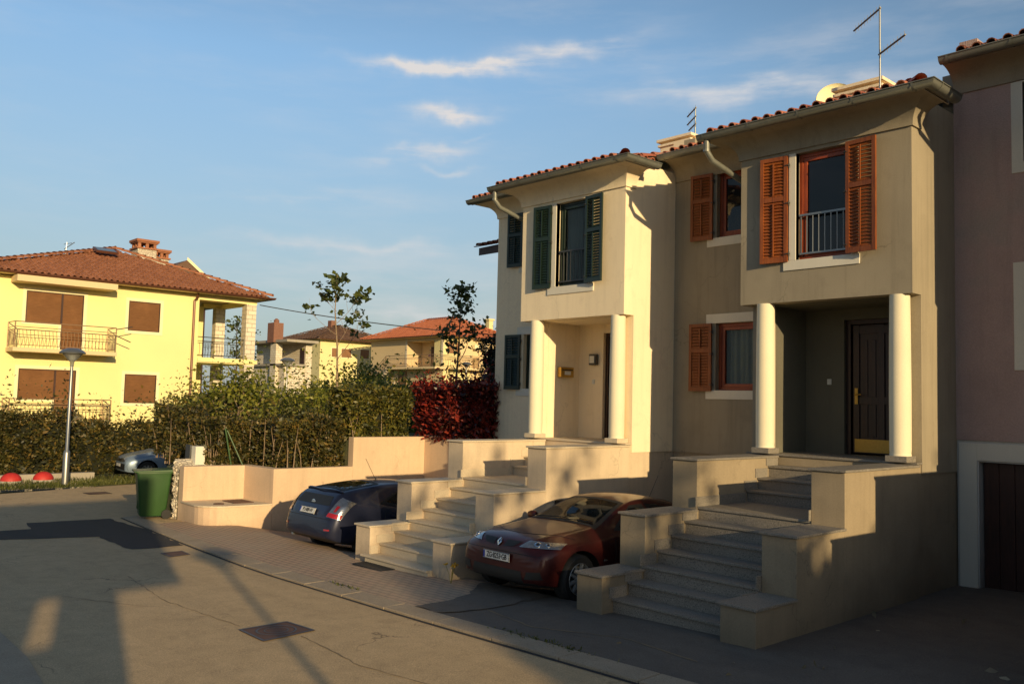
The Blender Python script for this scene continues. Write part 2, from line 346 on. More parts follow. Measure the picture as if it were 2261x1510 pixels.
# ------------------------------------------------------------------ camera, sun, sky
def setup():
    yaw, pitch, roll = .830, .068, .025
    fw = Vector((-math.sin(yaw)*math.cos(pitch), math.cos(yaw)*math.cos(pitch), math.sin(pitch)))
    r0 = Vector((math.cos(yaw), math.sin(yaw), 0)); u0 = r0.cross(fw)
    r = r0*math.cos(roll) + u0*math.sin(roll); u = -r0*math.sin(roll) + u0*math.cos(roll)
    cd = bpy.data.cameras.new('camera'); cam = bpy.data.objects.new('camera', cd); col.objects.link(cam)
    R = Matrix((r, u, -fw)).transposed(); cam.matrix_world = Matrix.Translation((0, 0, 2.5)) @ R.to_4x4()
    cd.sensor_width = 36; cd.lens = 36*1941.5/2261; cd.clip_end = 3000; cd.clip_start = .05
    scn.camera = cam
    el, rot = math.radians(12.1), math.radians(107.1)
    sd = Vector((math.sin(rot)*math.cos(el), math.cos(rot)*math.cos(el), math.sin(el)))
    sl = bpy.data.lights.new('sun', 'SUN'); so = bpy.data.objects.new('sun', sl); col.objects.link(so)
    sl.energy = 5.0; sl.angle = math.radians(.55); sl.color = (1, .75, .40)
    so.rotation_euler = (-sd).to_track_quat('-Z', 'Y').to_euler(); so.location = sd*50
    w = bpy.data.worlds.new('World'); scn.world = w; w.use_nodes = True; nt = w.node_tree
    bgn = nt.nodes['Background']; sky = nt.nodes.new('ShaderNodeTexSky'); sky.sky_type = 'NISHITA'; sky.sun_disc = False
    sky.sun_elevation = el; sky.sun_rotation = rot; sky.air_density = 1.0; sky.dust_density = 1.0; sky.ozone_density = 2.0
    tc = nt.nodes.new('ShaderNodeTexCoord'); d = tc.outputs['Generated']
    sx = N(nt, 'ShaderNodeSeparateXYZ'); nt.links.new(d, sx.inputs[0])
    X, Y, Z = sx.outputs
    az = math_(nt, 'ARCTAN2', X, Y)      # radians, 0 = +Y
    elv = math_(nt, 'ARCSINE', Z)
    cb = N(nt, 'ShaderNodeCombineXYZ'); nt.links.new(az, cb.inputs[0]); nt.links.new(elv, cb.inputs[1])
    # streaky cirrus, stretched sideways and slightly tilted
    mp = nt.nodes.new('ShaderNodeMapping'); mp.inputs['Scale'].default_value = (5, 26, 1); mp.inputs['Rotation'].default_value = (0, 0, -.12); nt.links.new(cb.outputs[0], mp.inputs[0])
    n1 = noise(nt, mp.outputs[0], 1.5, 8, .6)
    mp2 = nt.nodes.new('ShaderNodeMapping'); mp2.inputs['Scale'].default_value = (2.2, 7, 1); mp2.inputs['Location'].default_value = (3.1, .4, 0); nt.links.new(cb.outputs[0], mp2.inputs[0])
    n2 = noise(nt, mp2.outputs[0], 1.6, 5, .55)
    veil = math_(nt, 'MULTIPLY', ramp(nt, n1, [(.42, (0, 0, 0)), (.8, (1, 1, 1))]), ramp(nt, n2, [(.42, (0, 0, 0)), (.7, (1, 1, 1))]))
    total = math_(nt, 'MULTIPLY', veil, .30)
    warp = N(nt, 'ShaderNodeTexNoise', Scale=14.0, Detail=6); nt.links.new(cb.outputs[0], warp.inputs['Vector'])
    wv = math_(nt, 'MULTIPLY', math_(nt, 'SUBTRACT', warp.outputs['Fac'], .5), .05)
    streaks = ramp(nt, n1, [(.36, (0, 0, 0)), (.62, (1, 1, 1))])
    def blob(a, e, wa, we, slope, amt):
        we = we*.8
        t = total
        A = math_(nt, 'SUBTRACT', az, math.radians(a)); E = math_(nt, 'SUBTRACT', math_(nt, 'ADD', elv, wv), math.radians(e))
        E = math_(nt, 'SUBTRACT', E, math_(nt, 'MULTIPLY', A, slope))
        q = math_(nt, 'ADD', math_(nt, 'POWER', math_(nt, 'DIVIDE', A, math.radians(wa)), 2), math_(nt, 'POWER', math_(nt, 'DIVIDE', E, math.radians(we)), 2))
        g = math_(nt, 'EXPONENT', math_(nt, 'MULTIPLY', q, -1))
        g = math_(nt, 'MULTIPLY', g, math_(nt, 'ADD', math_(nt, 'MULTIPLY', streaks, 1.15), .22))
        return math_(nt, 'ADD', t, math_(nt, 'MULTIPLY', g, amt))
    for a in ((-53.0, 20.9, 4.2, .42, -.02, 1.23), (-48.6, 21.2, 2.2, .4, .06, 0.87), (-44.2, 22.2, 3.6, .65, .12, 0.80), (-51.8, 18.4, 2.4, .45, .05, 0.87), (-53.9, 15.8, 2.8, .5, .16, 0.72),
              (-52.3, 14.9, 1.9, .25, .0, .35), (-50.5, 17.1, 1.0, .22, .1, .25), (-32, 19.6, 7.5, .75, -.01, .6), (-28, 22, 9, 1.5, .1, .12), (-56, 7.0, 14, 2.5, 0, .22), (-45, 9.5, 9, .8, .03, .25), (-58, 9.8, 8, .5, .04, .3), (-52, 5.2, 8, .6, -.02, .3), (-62, 12.5, 5, .4, .05, .2)):
        total = blob(*a)
    cl = N(nt, 'ShaderNodeClamp'); nt.links.new(total, cl.inputs[0])
    skyc = mixc(nt, 1, sky.outputs[0], (.80, .83, .82), 'MULTIPLY')
    # sky gain added opposite the sun, fading overhead, to keep wall fill low
    anti = math_(nt, 'ADD', math_(nt, 'MULTIPLY', X, -.956), math_(nt, 'MULTIPLY', Y, .294))
    gain = math_(nt, 'ADD', 1.5, math_(nt, 'MULTIPLY', ramp(nt, anti, [(.25, (0, 0, 0)), (.75, (1, 1, 1))]), math_(nt, 'MULTIPLY', 1.10, ramp(nt, Z, [(.0, (.30, .30, .30)), (.12, (.5, .5, .5)), (.36, (1, 1, 1)), (.52, (.75, .75, .75)), (.8, (0, 0, 0))]))))
    gv = N(nt, 'ShaderNodeCombineXYZ')
    for k in range(3): nt.links.new(gain, gv.inputs[k])
    skyc = mixc(nt, 1, skyc, gv.outputs[0], 'MULTIPLY')
    skyc = mixc(nt, math_(nt, 'MULTIPLY', ramp(nt, Z, [(.0, (1, 1, 1)), (.10, (.8, .8, .8)), (.36, (0, 0, 0))]), .72), skyc, (4.05, 4.5, 4.95))
    cc = mixc(nt, cl.outputs[0], skyc, (8.6, 8.3, 8.2))
    nt.links.new(cc, bgn.inputs[0]); bgn.inputs[1].default_value = .085
    scn.view_settings.view_transform = 'Standard'; scn.view_settings.look = 'None'; scn.view_settings.exposure = 0
    scn.render.engine = 'CYCLES'; scn.cycles.max_bounces = 6; scn.cycles.transparent_max_bounces = 12
    scn.cycles.caustics_reflective = False; scn.cycles.caustics_refractive = False
setup()

def g(x, y=0):                      # street level: falls gently to the left end of the street
    return .16 + .026*x if x > -13 else -.178 + .01*(x+13)
def smooth(a, b, x):
    t = max(0, min(1, (x-a)/(b-a))); return t*t*(3-2*t)
def sstruct(o, kind='structure'): o['kind'] = kind; return o

# ------------------------------------------------------------------ roofs
def tile_field(mb, O, U, S, nU, nS, P=.2, R=.36, h=.062, keep=None, seg=5, jit=.006):
    """barrel tiles: U unit vector along the eave, S unit vector up the slope"""
    O, U, S = Vector(O), Vector(U), Vector(S); Nn = U.cross(S)
    if Nn.z < 0: Nn = -Nn
    for i in range(nU):
        for k in range(nS):
            s0, t0 = i*P, k*R
            if keep and not keep(s0+P/2, t0+R/2): continue
            js, jt, jh = (random.uniform(-jit, jit) for _ in range(3))
            w = P*.66
            vs = []
            for t, lift, ww in ((t0-.03+jt, .030+jh, 1.0), (t0+R, .004, .84)):
                for j in range(seg+1):
                    a = PI*j/seg; x = s0 + P/2 + js - math.cos(a)*w/2*ww; y = math.sin(a)*h*ww + lift
                    vs.append(O + U*x + S*t + Nn*y)
            # thickness lip at the lower end
            for j in range(seg+1):
                a = PI*j/seg; x = s0 + P/2 + js - math.cos(a)*(w/2-.012); y = math.sin(a)*(h-.014) + .030+jh
                vs.append(O + U*x + S*(t0-.03+jt) + Nn*y)
            n = seg+1
            fs = [(j, j+1, n+j+1, n+j) for j in range(seg)] + [(j, 2*n+j, 2*n+j+1, j+1) for j in range(seg)]
            mb.add(vs, fs)
            # pan tile between the barrels
            vs = []
            for t, lift in ((t0-.04+jt, .016), (t0+R, .0)):
                for j in range(4):
                    a = j/3; x = s0 - P*.24 + a*P*.48; y = -.03*math.sin(PI*a) + lift + .012
                    vs.append(O + U*x + S*t + Nn*y)
            mb.add(vs, [(0, 1, 5, 4), (1, 2, 6, 5), (2, 3, 7, 6)])
def ridge_caps(mb, a, b, r=.1, L=.38, up=.03):
    a, b = Vector(a), Vector(b); d = (b-a); n = max(1, round(d.length/L)); d.normalize(); L = (b-a).length/n
    sd = d.cross(Vector((0, 0, 1))).normalized(); upv = sd.cross(d)
    for i in range(n):
        vs = []
        for t, k, lf in ((-.03, 1.0, .03), (L, .84, 0)):
            for j in range(7):
                q = PI*j/6; vs.append(a + d*(i*L+t) + sd*(math.cos(q)*r*k) + upv*(math.sin(q)*r*.9*k + up + lf - .03))
        mb.add(vs, [(j, j+1, 8+j, 7+j) for j in range(6)])

def holes_wall(mb, x0, x1, z0, z1, v0, v1, holes, swap=False):
    """wall slab in the x-z plane from depth v0 to v1 with rectangular holes (hx0,hx1,hz0,hz1); swap = wall along y"""
    xs = sorted({x0, x1} | {h[0] for h in holes} | {h[1] for h in holes}); zs = sorted({z0, z1} | {h[2] for h in holes} | {h[3] for h in holes})
    def q(x, v, z): return (v, x, z) if swap else (x, v, z)
    for v in (v0, v1):
        for a, b in zip(xs, xs[1:]):
            for c, d in zip(zs, zs[1:]):
                cx, cz = (a+b)/2, (c+d)/2
                if any(h[0] < cx < h[1] and h[2] < cz < h[3] for h in holes): continue
                mb.add([q(a, v, c), q(b, v, c), q(b, v, d), q(a, v, d)], [(0, 1, 2, 3)])
    for h in [(x0, x1, z0, z1)] + list(holes):
        a, b, c, d = h
        for p1, p2 in (((a, c), (b, c)), ((b, c), (b, d)), ((b, d), (a, d)), ((a, d), (a, c))):
            mb.add([q(p1[0], v0, p1[1]), q(p2[0], v0, p2[1]), q(p2[0], v1, p2[1]), q(p1[0], v1, p1[1])], [(0, 1, 2, 3)])

# ------------------------------------------------------------------ windows, shutters
def frame_box(mb, x0, x1, z0, z1, y0, y1, w):
    mb.box(x0, x0+w, y0, y1, z0, z1); mb.box(x1-w, x1, y0, y1, z0, z1)
    mb.box(x0+w, x1-w, y0, y1, z0, z0+w); mb.box(x0+w, x1-w, y0, y1, z1-w, z1)
def make_window(parent, x0, x1, z0, z1, v, fm, curtain=None, leaf=True, tilt=0):
    b = MB(); frame_box(b, x0, x1, z0, z1, v+.10, v+.17, .055)
    if leaf: frame_box(b, x0+.057, x1-.057, z0+.057, z1-.057, v+.115, v+.18, .06)
    f = b.build('window', fm, parent, bevel=.004)
    p = MB(); p.box(x0+.10, x1-.10, v+.145, v+.150, z0+.10, z1-.10); p.build('pane', M['glass_clear' if curtain else 'glass'], f)
    if curtain:
        c = MB(); n = 40; vs = []; a, bb = curtain
        for i in range(n+1):
            x = x0+a*(x1-x0) + (bb-a)*(x1-x0)*i/n; y = v+.21+.018*math.sin(i*1.3)+.010*math.sin(i*.47)
            vs += [(x, y, z0+.02), (x, y, z1-.03)]
        c.add(vs, [(2*i, 2*i+2, 2*i+3, 2*i+1) for i in range(n)]); c.build('curtain', M['curtain'], f, smooth=80)
    return f
def shutter_mesh(w, h, m, name='shutter'):
    """local: hinge at x=0, leaf to +x, thickness in y, base at z=0"""
    b = MB(); t = .035; s = .055
    b.box(0, s, 0, t, 0, h); b.box(w-s, w, 0, t, 0, h)
    mz = h*.60
    for z0, z1 in ((0, .075), (mz-.035, mz+.035), (h-.06, h)): b.box(s, w-s, .002, t-.002, z0, z1)
    for a, c in ((.075, mz-.035), (mz+.035, h-.06)):
        n = max(3, int((c-a)/.05))
        for i in range(n):
            z = a+(i+.5)*(c-a)/n; vs = []
            for xx in (s, w-s):
                vs += [(xx, .004, z-.022), (xx, .010, z-.026), (xx, t-.002, z+.022), (xx, t-.008, z+.026)]
            b.add(vs, [(0, 1, 2, 3), (4, 7, 6, 5), (0, 4, 5, 1), (1, 5, 6, 2), (2, 6, 7, 3), (3, 7, 4, 0)])
    b.box(w/2-.010, w/2+.010, -.014, .002, .10, mz-.06); b.box(w/2-.010, w/2+.010, -.014, .002, mz+.06, h-.09)
    return b
def place_shutter(parent, hinge, v, z, w, h, ang, left, m):
    """left: leaf opens to -x. ang = angle off the wall in radians"""
    o = shutter_mesh(w, h, m).build('shutter', m, parent)
    if left: o.scale = (-1, 1, 1); o.rotation_euler = (0, 0, ang)
    else: o.rotation_euler = (0, 0, -ang)
    o.location = (hinge, v-.05, z)
    hb = MB()
    for zz in (.12, h*.55, h-.15):
        hb = MB(); hb.tube([(0, .05, zz), (-.035, .015, zz), (-.02, -.01, zz), (.03, -.012, zz)], .008, 5); hb.tube([(-.02, .02, zz-.035), (-.02, .02, zz+.035)], .010, 6)
        hb.build('hinge', M['iron'], o)
    return o

# ------------------------------------------------------------------ row houses
COVE = [(0.0, -.0), (.03, 0.0), (.03, .03)] + [(.03+.42*(1-math.cos(t)), .03+.31*math.sin(t)) for t in [PI/2*i/9 for i in range(1, 10)]] + [(0.0, .34)]
GUT = [(-.01+.085*(1+math.cos(PI+PI*i/8)), .09*math.sin(PI+PI*i/8)) for i in range(9)]
GUT = GUT + [(GUT[-1][0]+.012, .008), (GUT[-1][0]+.012, -.004)]
def gutter(parent, path, pipe=None):
    b = MB(); b.sweep(path, GUT)
    n = len(GUT)-2
    for e in (path[0], path[-1]):      # end caps
        pass
    P = [Vector(p) for p in path]
    for i in range(len(P)-1):           # bracket rings and seams
        d = P[i+1]-P[i]; L = d.length; d.normalize(); o = Vector((d.y, -d.x, 0)); k = int(L/.75)
        for j in range(k+1):
            c = P[i] + d*(.12 + j*(L-.24)/max(1, k))
            ring = [(c + o*(-.01+.092*(1+math.cos(PI+PI*q/8))-.007) + Vector((0, 0, .098*math.sin(PI+PI*q/8)))) for q in range(9)]
            vs = []
            for p in ring: vs += [p - d*.014, p + d*.014]
            b.add(vs, [(2*q, 2*q+2, 2*q+3, 2*q+1) for q in range(8)])
    for idx, sgn in ((0, 1), (-1, -1)):  # flat half-disc ends
        d = (P[1]-P[0]).normalized() if idx == 0 else (P[-1]-P[-2]).normalized(); o = Vector((d.y, -d.x, 0))
        b.add([P[idx] + o*q[0] + Vector((0, 0, q[1])) for q in GUT[:9]], [tuple(range(9))])
    go = b.build('gutter', M['zinc'], parent, smooth=50)
    if pipe:
        p = MB(); p.tube(pipe, .047, 12)
        for a in (pipe[1], pipe[-2]): p.tube([Vector(a)+Vector((0, 0, .02)), Vector(a)-Vector((0, 0, .02))], .055, 12)
        p.build('downpipe', M['zinc'], parent, smooth=50)
    return go

def row_house(X0, dz, wallm, plinthm, wood, label, group, end_left=False, surround=False, chimney=None, tilem='tiles', curtain=True, shut=True, winframe=None):
    root = empty('row_house', (X0, 12, dz), 0, label, 'house', group)
    W = 5.05; wf = winframe or wood
    w = MB(); ztop = 7.06
    WIN = (-4.12, -3.17); wins = [(WIN[0], WIN[1], 2.8, 4.0), (WIN[0], WIN[1], 5.56, 6.76)]
    holes_wall(w, -W, -2.42, 1.66, ztop, 13.35, 13.6, wins)
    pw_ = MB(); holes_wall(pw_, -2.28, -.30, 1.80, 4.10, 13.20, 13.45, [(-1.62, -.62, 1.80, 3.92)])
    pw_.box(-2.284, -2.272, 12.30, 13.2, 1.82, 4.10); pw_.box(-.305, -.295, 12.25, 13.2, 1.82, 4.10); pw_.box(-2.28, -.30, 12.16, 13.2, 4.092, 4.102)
    pw_.build('porch_wall', M['porch_grey_shaded'] if wallm is M['plaster_grey'] else wallm, root)
    # projecting upper room
    PW = (-1.72, -.86, 4.72, 6.335)
    holes_wall(w, -2.67, 0, 4.10, 6.74, 11.90, 12.15, [PW])
    w.box(-2.67, -2.42, 12.15, 13.35, 4.10, 6.90); w.box(-.25, 0, 12.15, 13.35, 4.10, 6.90)
    w.box(-2.42, -.25, 12.15, 13.45, 4.103, 4.25)
    w.box(-2.42, 0, 13.45, 13.6, 4.1, ztop)
    # porch side walls with pilaster ends
    w.box(-2.60, -2.28, 12.15, 13.35, 1.66, 4.10); w.box(-.30, 0, 12.17, 13.45, 1.66, 4.10)
    # party walls and rear
    w.box(-.25, 0, 13.6, 20.5, 1.66, 7.6); w.box(-W, -W+.25, 13.6, 20.5, 1.66, 7.6)
    w.box(-W+.25, -.25, 20.25, 20.5, 1.66, 8.3)
    w.build('wall', wallm, root)
    # basement with garage opening
    p = MB(); GO = (-W+.24+.0, -2.75, -1.3, 1.36)
    holes_wall(p, -W, -2.63, -1.3, 1.66, 13.375, 13.6, [(-4.76, -2.9, -1.29, 1.36)])
    p.box(-2.62, -.02, 12.06, 20.5, -1.3, 1.655); p.box(-W+.02, -W+.25, 13.6, 20.5, -1.3, 1.655)
    p.box(-2.58, -.02, 12.03, 13.19, 1.655, 1.79)
    p.box(-W+.25, -2.62, 13.6, 20.5, -1.45, -1.3); p.box(-4.8, -2.62, 19, 20.5, -1.3, 1.65)
    p.box(-W+.25, -2.62, 13.6, 20.5, 1.6, 1.655)
    p.build('basement_wall', plinthm, root)
    gd = MB(); gb = (-.15-dz if surround else -1.28)
    for i in range(9): gd.box(-4.74+i*.203, -4.745+(i+1)*.203, 13.50, 13.55, gb+.16, 1.35)
    gd.box(-4.75, -2.9, 13.552, 13.57, gb, 1.355)
    gdo = gd.build('garage_door', M['garage_door'], root, bevel=.004)
    gs = MB(); gs.box(-4.75, -2.9, 13.47, 13.56, gb, gb+.15); gs.build('kick_plate', M['concrete'], gdo)
    # porch floor
    st = M['granite'] if wallm is not M['plaster_cream'] else M['limestone']
    f = MB(); f.box(-2.28, -.30, 12.0, 13.198, 1.79, 1.822); f.box(-2.62, -2.28, 11.99, 12.149, 1.797, 1.822); f.box(-.30, .01, 11.99, 12.169, 1.797, 1.822)
    f.build('porch_floor', st, root, bevel=.004)
    # columns
    for cx, cy in ((-2.27, 11.98), (-.22, 12.01)):
        c = MB(); c.lathe([(.135, 1.93), (.140, 2.0), (.142, 2.8), (.138, 3.5), (.132, 4.098)], (cx, cy, 0), 32)
        c.lathe([(.142, 1.90), (.137, 1.935)], (cx, cy, 0), 32)
        co = c.build('column', M['column'], root, smooth=50)
        s = MB(); s.box(cx-.148, cx+.148, cy-.148, cy+.148, 1.822, 1.905); s.build('base', st, co, bevel=.005)
    # cornices (coved)
    c = MB()
    c.sweep([(-2.67, 12.2, 6.39), (-2.67, 11.9, 6.39), (0, 11.9, 6.39), (0, 12.16, 6.39)], COVE, closed=True)
    xl = -W-.0 if not end_left else -W
    c2 = [(d, h) for d, h in COVE]
    if end_left: c.sweep([(-W, 13.62, 6.72), (-W, 13.35, 6.72), (-2.67, 13.35, 6.72)], c2, closed=True)
    else: c.sweep([(-W+.02, 13.35, 6.72), (-2.67, 13.35, 6.72)], c2, closed=True)
    c.box(-2.45, -.02, 11.5, 13.3, 6.732, 6.76)
    c.build('cornice', M['plaster_grey'] if surround else wallm, root, smooth=30)
    # roof
    s = .25; k = math.sqrt(1+s*s); x_r = .36; xe = -W-.45 if end_left else -W+.04; eave = 11.46
    zr = lambda v: 6.80 + s*(v-eave)
    r = MB(); P = .2; U = (1, 0, 0); S = (0, 1/k, s/k)
    nU = int((x_r-xe)/P); xo = x_r - nU*P
    def keep(ss, t):
        x = xo+ss; v = eave+t/k
        if x < -3.1 and v < 12.86: return False
        if v < 12.3 and x > x_r-(v-eave)-.02: return False
        if v >= 12.3 and x > -.0: return False
        return v < 20.8
    tile_field(r, (xo, eave, 6.80), U, S, nU, 27, P, .36, .066, keep)
    # part rows at the stepped eave of the recessed bay
    def keep2(ss, t): return True
    tile_field(r, (xo, 12.90, zr(12.90)), U, S, int((-3.1-xo)/P), 1, P, .36, .066)
    # side slope at the right hand corner
    def keep3(ss, t): return t/k < ss-.02
    tile_field(r, (x_r, eave, 6.80), (0, 1, 0), (-1/k, 0, s/k), 4, 3, P, .3, .066, keep3)
    ridge_caps(r, (x_r-.10, eave+.10, 6.85), (x_r-.85, eave+.85, 7.04), .085, .36)
    ro = r.build('roof', M[tilem], root, smooth=50, fix=False)
    b = MB()    # boarding under the tiles
    z_ = lambda x, y: zr(y)-.012
    b.sheet([(-3.1, eave), (x_r, eave), (x_r-.84, 12.3), (-3.1, 12.3)], z_)
    b.sheet([(-3.1, 12.3), (-.48, 12.3), (-.02, 12.3), (-.02, 20.8), (-3.1, 20.8)], z_)
    b.sheet([(xe, 12.88), (-3.1, 12.88), (-3.1, 20.8), (xe, 20.8)], z_)
    b.sheet([(x_r, eave), (x_r, 12.3), (x_r-.84, 12.3)], lambda x, y: 6.788+s*(x_r-x))
    b.box(-3.08, x_r-.02, eave+.01, eave+.03, 6.70, 6.79); b.box(x_r-.03, x_r-.01, eave+.03, 12.28, 6.70, 6.79)
    b.sheet([(-3.09, eave+.03), (x_r-.01, eave+.03), (x_r-.01, 12.28), (-3.09, 12.28)], lambda x, y: 6.742)
    b.sheet([(xe, 12.9), (-2.6, 12.9), (-2.6, 13.7), (xe, 13.7)], lambda x, y: 7.071)
    b.box(xe, -3.1, 12.89, 12.91, 7.04, 7.14)
    b.build('roof_boarding', M['concrete'], ro, fix=False)
    gutter(root, [(-3.12, eave-.0, 6.765), (x_r+.02, eave-.0, 6.765), (x_r+.02, 12.24, 6.765)],
           [(-2.98, eave-.06, 6.72), (-2.98, eave-.06, 6.52), (-2.95, eave+.05, 6.38), (-2.86, 12.2, 6.17), (-2.80, 13.05, 5.93), (-2.78, 13.24, 5.8), (-2.78, 13.26, 5.6), (-2.78, 13.26, 1.7)])
    g2 = MB(); x1 = -W-.47 if end_left else -W+.03
    gutter(root, [(x1, 12.88, 7.115), (-3.12, 12.88, 7.115)])
    # windows
    make_window(root, WIN[0], WIN[1], 2.8, 4.0, 13.35, wf, (0, 1) if curtain else None)
    make_window(root, WIN[0], WIN[1], 5.56, 6.76, 13.35, wf)
    pw = make_window(root, PW[0], PW[1], PW[2], PW[3], 11.90, wf, (.12, .62) if curtain == 'half' else None)
    rl = MB(); rx0, rx1 = PW[0]+.02, PW[1]-.02
    rl.box(rx0, rx1, 11.945, 11.975, 5.38, 5.41); rl.box(rx0, rx1, 11.945, 11.975, 4.80, 4.825)
    for i in range(9): x = rx0+.03+i*(rx1-rx0-.06)/8; rl.tube([(x, 11.96, 4.82), (x, 11.96, 5.385)], .008, 6)
    rl.build('window_rail', M['steel'] if not end_left else M['iron'], root)
    def trim(nm, *bx_):
        t = MB()
        for q in bx_: t.box(*q)
        t.build(nm, M['white_trim'], root, bevel=.003)
    if surround:
        for z0, z1 in ((2.8, 4.0), (5.56, 6.76)):
            zt = min(z1+.15, 6.71)
            trim('window_surround', (WIN[0]-.15, WIN[0], 13.335, 13.42, z0-.15, zt), (WIN[1], WIN[1]+.15, 13.335, 13.42, z0-.15, zt), (WIN[0], WIN[1], 13.335, 13.42, z0-.15, z0), (WIN[0], WIN[1], 13.336, 13.42, zt-.02, zt))
        trim('garage_surround', (-W+.03, -4.78, 13.352, 13.374, -.6, 1.62), (-4.78, -2.9, 13.352, 13.374, 1.38, 1.62))
    else:
        trim('sill', (WIN[0]-.2, WIN[1]+.2, 13.335, 13.44, 2.64, 2.797)); trim('lintel', (WIN[0]-.2, WIN[1]+.2, 13.337, 13.36, 4.003, 4.17))
        trim('sill', (WIN[0]-.2, WIN[1]+.2, 13.335, 13.44, 5.40, 5.557))
    trim('sill', (PW[0]-.2, PW[1]+.13, 11.88, 12.0, 4.57, 4.717)); trim('jamb', (PW[0]-.11, PW[0], 11.885, 11.99, 4.72, 6.34)); trim('jamb', (PW[1], PW[1]+.11, 11.885, 11.99, 4.72, 6.34))
    if shut:
        place_shutter(root, PW[0]-.12, 11.90, 4.70, .44, 1.62, math.radians(5), True, wood)
        place_shutter(root, PW[1]-.04, 11.86, 4.72, .46, 1.61, math.radians(6), False, wood)
        for z0 in (2.78, 5.53):
            place_shutter(root, WIN[0]-.06, 13.34, z0, .45, 1.22, math.radians(6), True, wood)
            place_shutter(root, WIN[1]+.04, 13.34, z0, .42, 1.22, math.radians(6), False, wood)
    # front door
    d = MB(); d.box(-1.62, -1.55, 13.27, 13.40, 1.822, 3.92); d.box(-.69, -.62, 13.27, 13.40, 1.822, 3.92); d.box(-1.55, -.69, 13.27, 13.40, 3.85, 3.92)
    for x in (-1.53, -1.13, -.80): d.box(x, x+.10, 13.31, 13.36, 1.84, 3.84)
    for z in (1.84, 2.6, 3.7): d.box(-1.43, -.80, 13.312, 13.358, z, z+.12)
    d.box(-1.53, -.70, 13.335, 13.352, 1.84, 3.84)
    for x in (-1.37, -1.24, -.97, -.86): d.box(x, x+.07, 13.322, 13.34, 2.1, 3.6)
    do = d.build('door', M['wood_door'], root, bevel=.004)
    kp = MB(); kp.box(-1.50, -.73, 13.298, 13.308, 1.86, 2.06); kp.build('kick_plate', M['brass'], do)
    hd = MB(); hd.tube([(-1.47, 13.30, 2.75), (-1.47, 13.24, 2.75), (-1.37, 13.24, 2.75)], .011, 8); hd.box(-1.495, -1.445, 13.29, 13.308, 2.6, 2.85); hd.build('handle', M['brass'], do)
    sw = MB(); sw.box(-1.90, -1.83, 13.185, 13.199, 2.90, 2.99); sw.box(-1.885, -1.845, 13.178, 13.186, 2.915, 2.975); sw.build('doorbell', M['white_plastic'], root, bevel=.003)
    if chimney:
        cx0, cx1, cy, zt, layers = chimney
        cb = MB(); cb.box(cx0, cx1, cy-.25, cy+.25, 7.3, zt-.12)
        cb.box(cx0-.04, cx1+.04, cy-.29, cy+.29, zt-.12, zt-.07); cb.box(cx0+.02, cx1-.02, cy-.22, cy+.22, zt-.07, zt-.02); cb.box(cx0-.06, cx1+.06, cy-.31, cy+.31, zt-.02, zt+.04)
        cb.build('chimney', M['plaster_cream'], root, bevel=.006)
    for ch in root.children: ch.location.y -= 12
    return root

rh = 'terraced houses with coved eaves and projecting upper rooms'
house_green = row_house(-10.1, 0, M['plaster_cream'], M['plinth_cream'], M['green_paint'], 'cream terraced house with dark green louvred shutters, at the left end of its row', rh, True, chimney=(-1.48, -.70, 15.0, 8.12, 1), curtain='half')
house_orange = row_house(-5.05, 0, M['plaster_grey'], M['plinth_grey'], M['wood_orange'], 'grey beige terraced house with orange wooden shutters and shaded porch', rh, chimney=(-2.35, -1.55, 14.6, 8.1, 1), winframe=M['wood_red'])
house_pink = row_house(0, .46, M['plaster_pink'], M['plinth_white'], M['wood_red'], 'pink terraced house with white window surrounds and dark garage door', rh, surround=True, shut=False, tilem='tiles_dark', curtain=None)

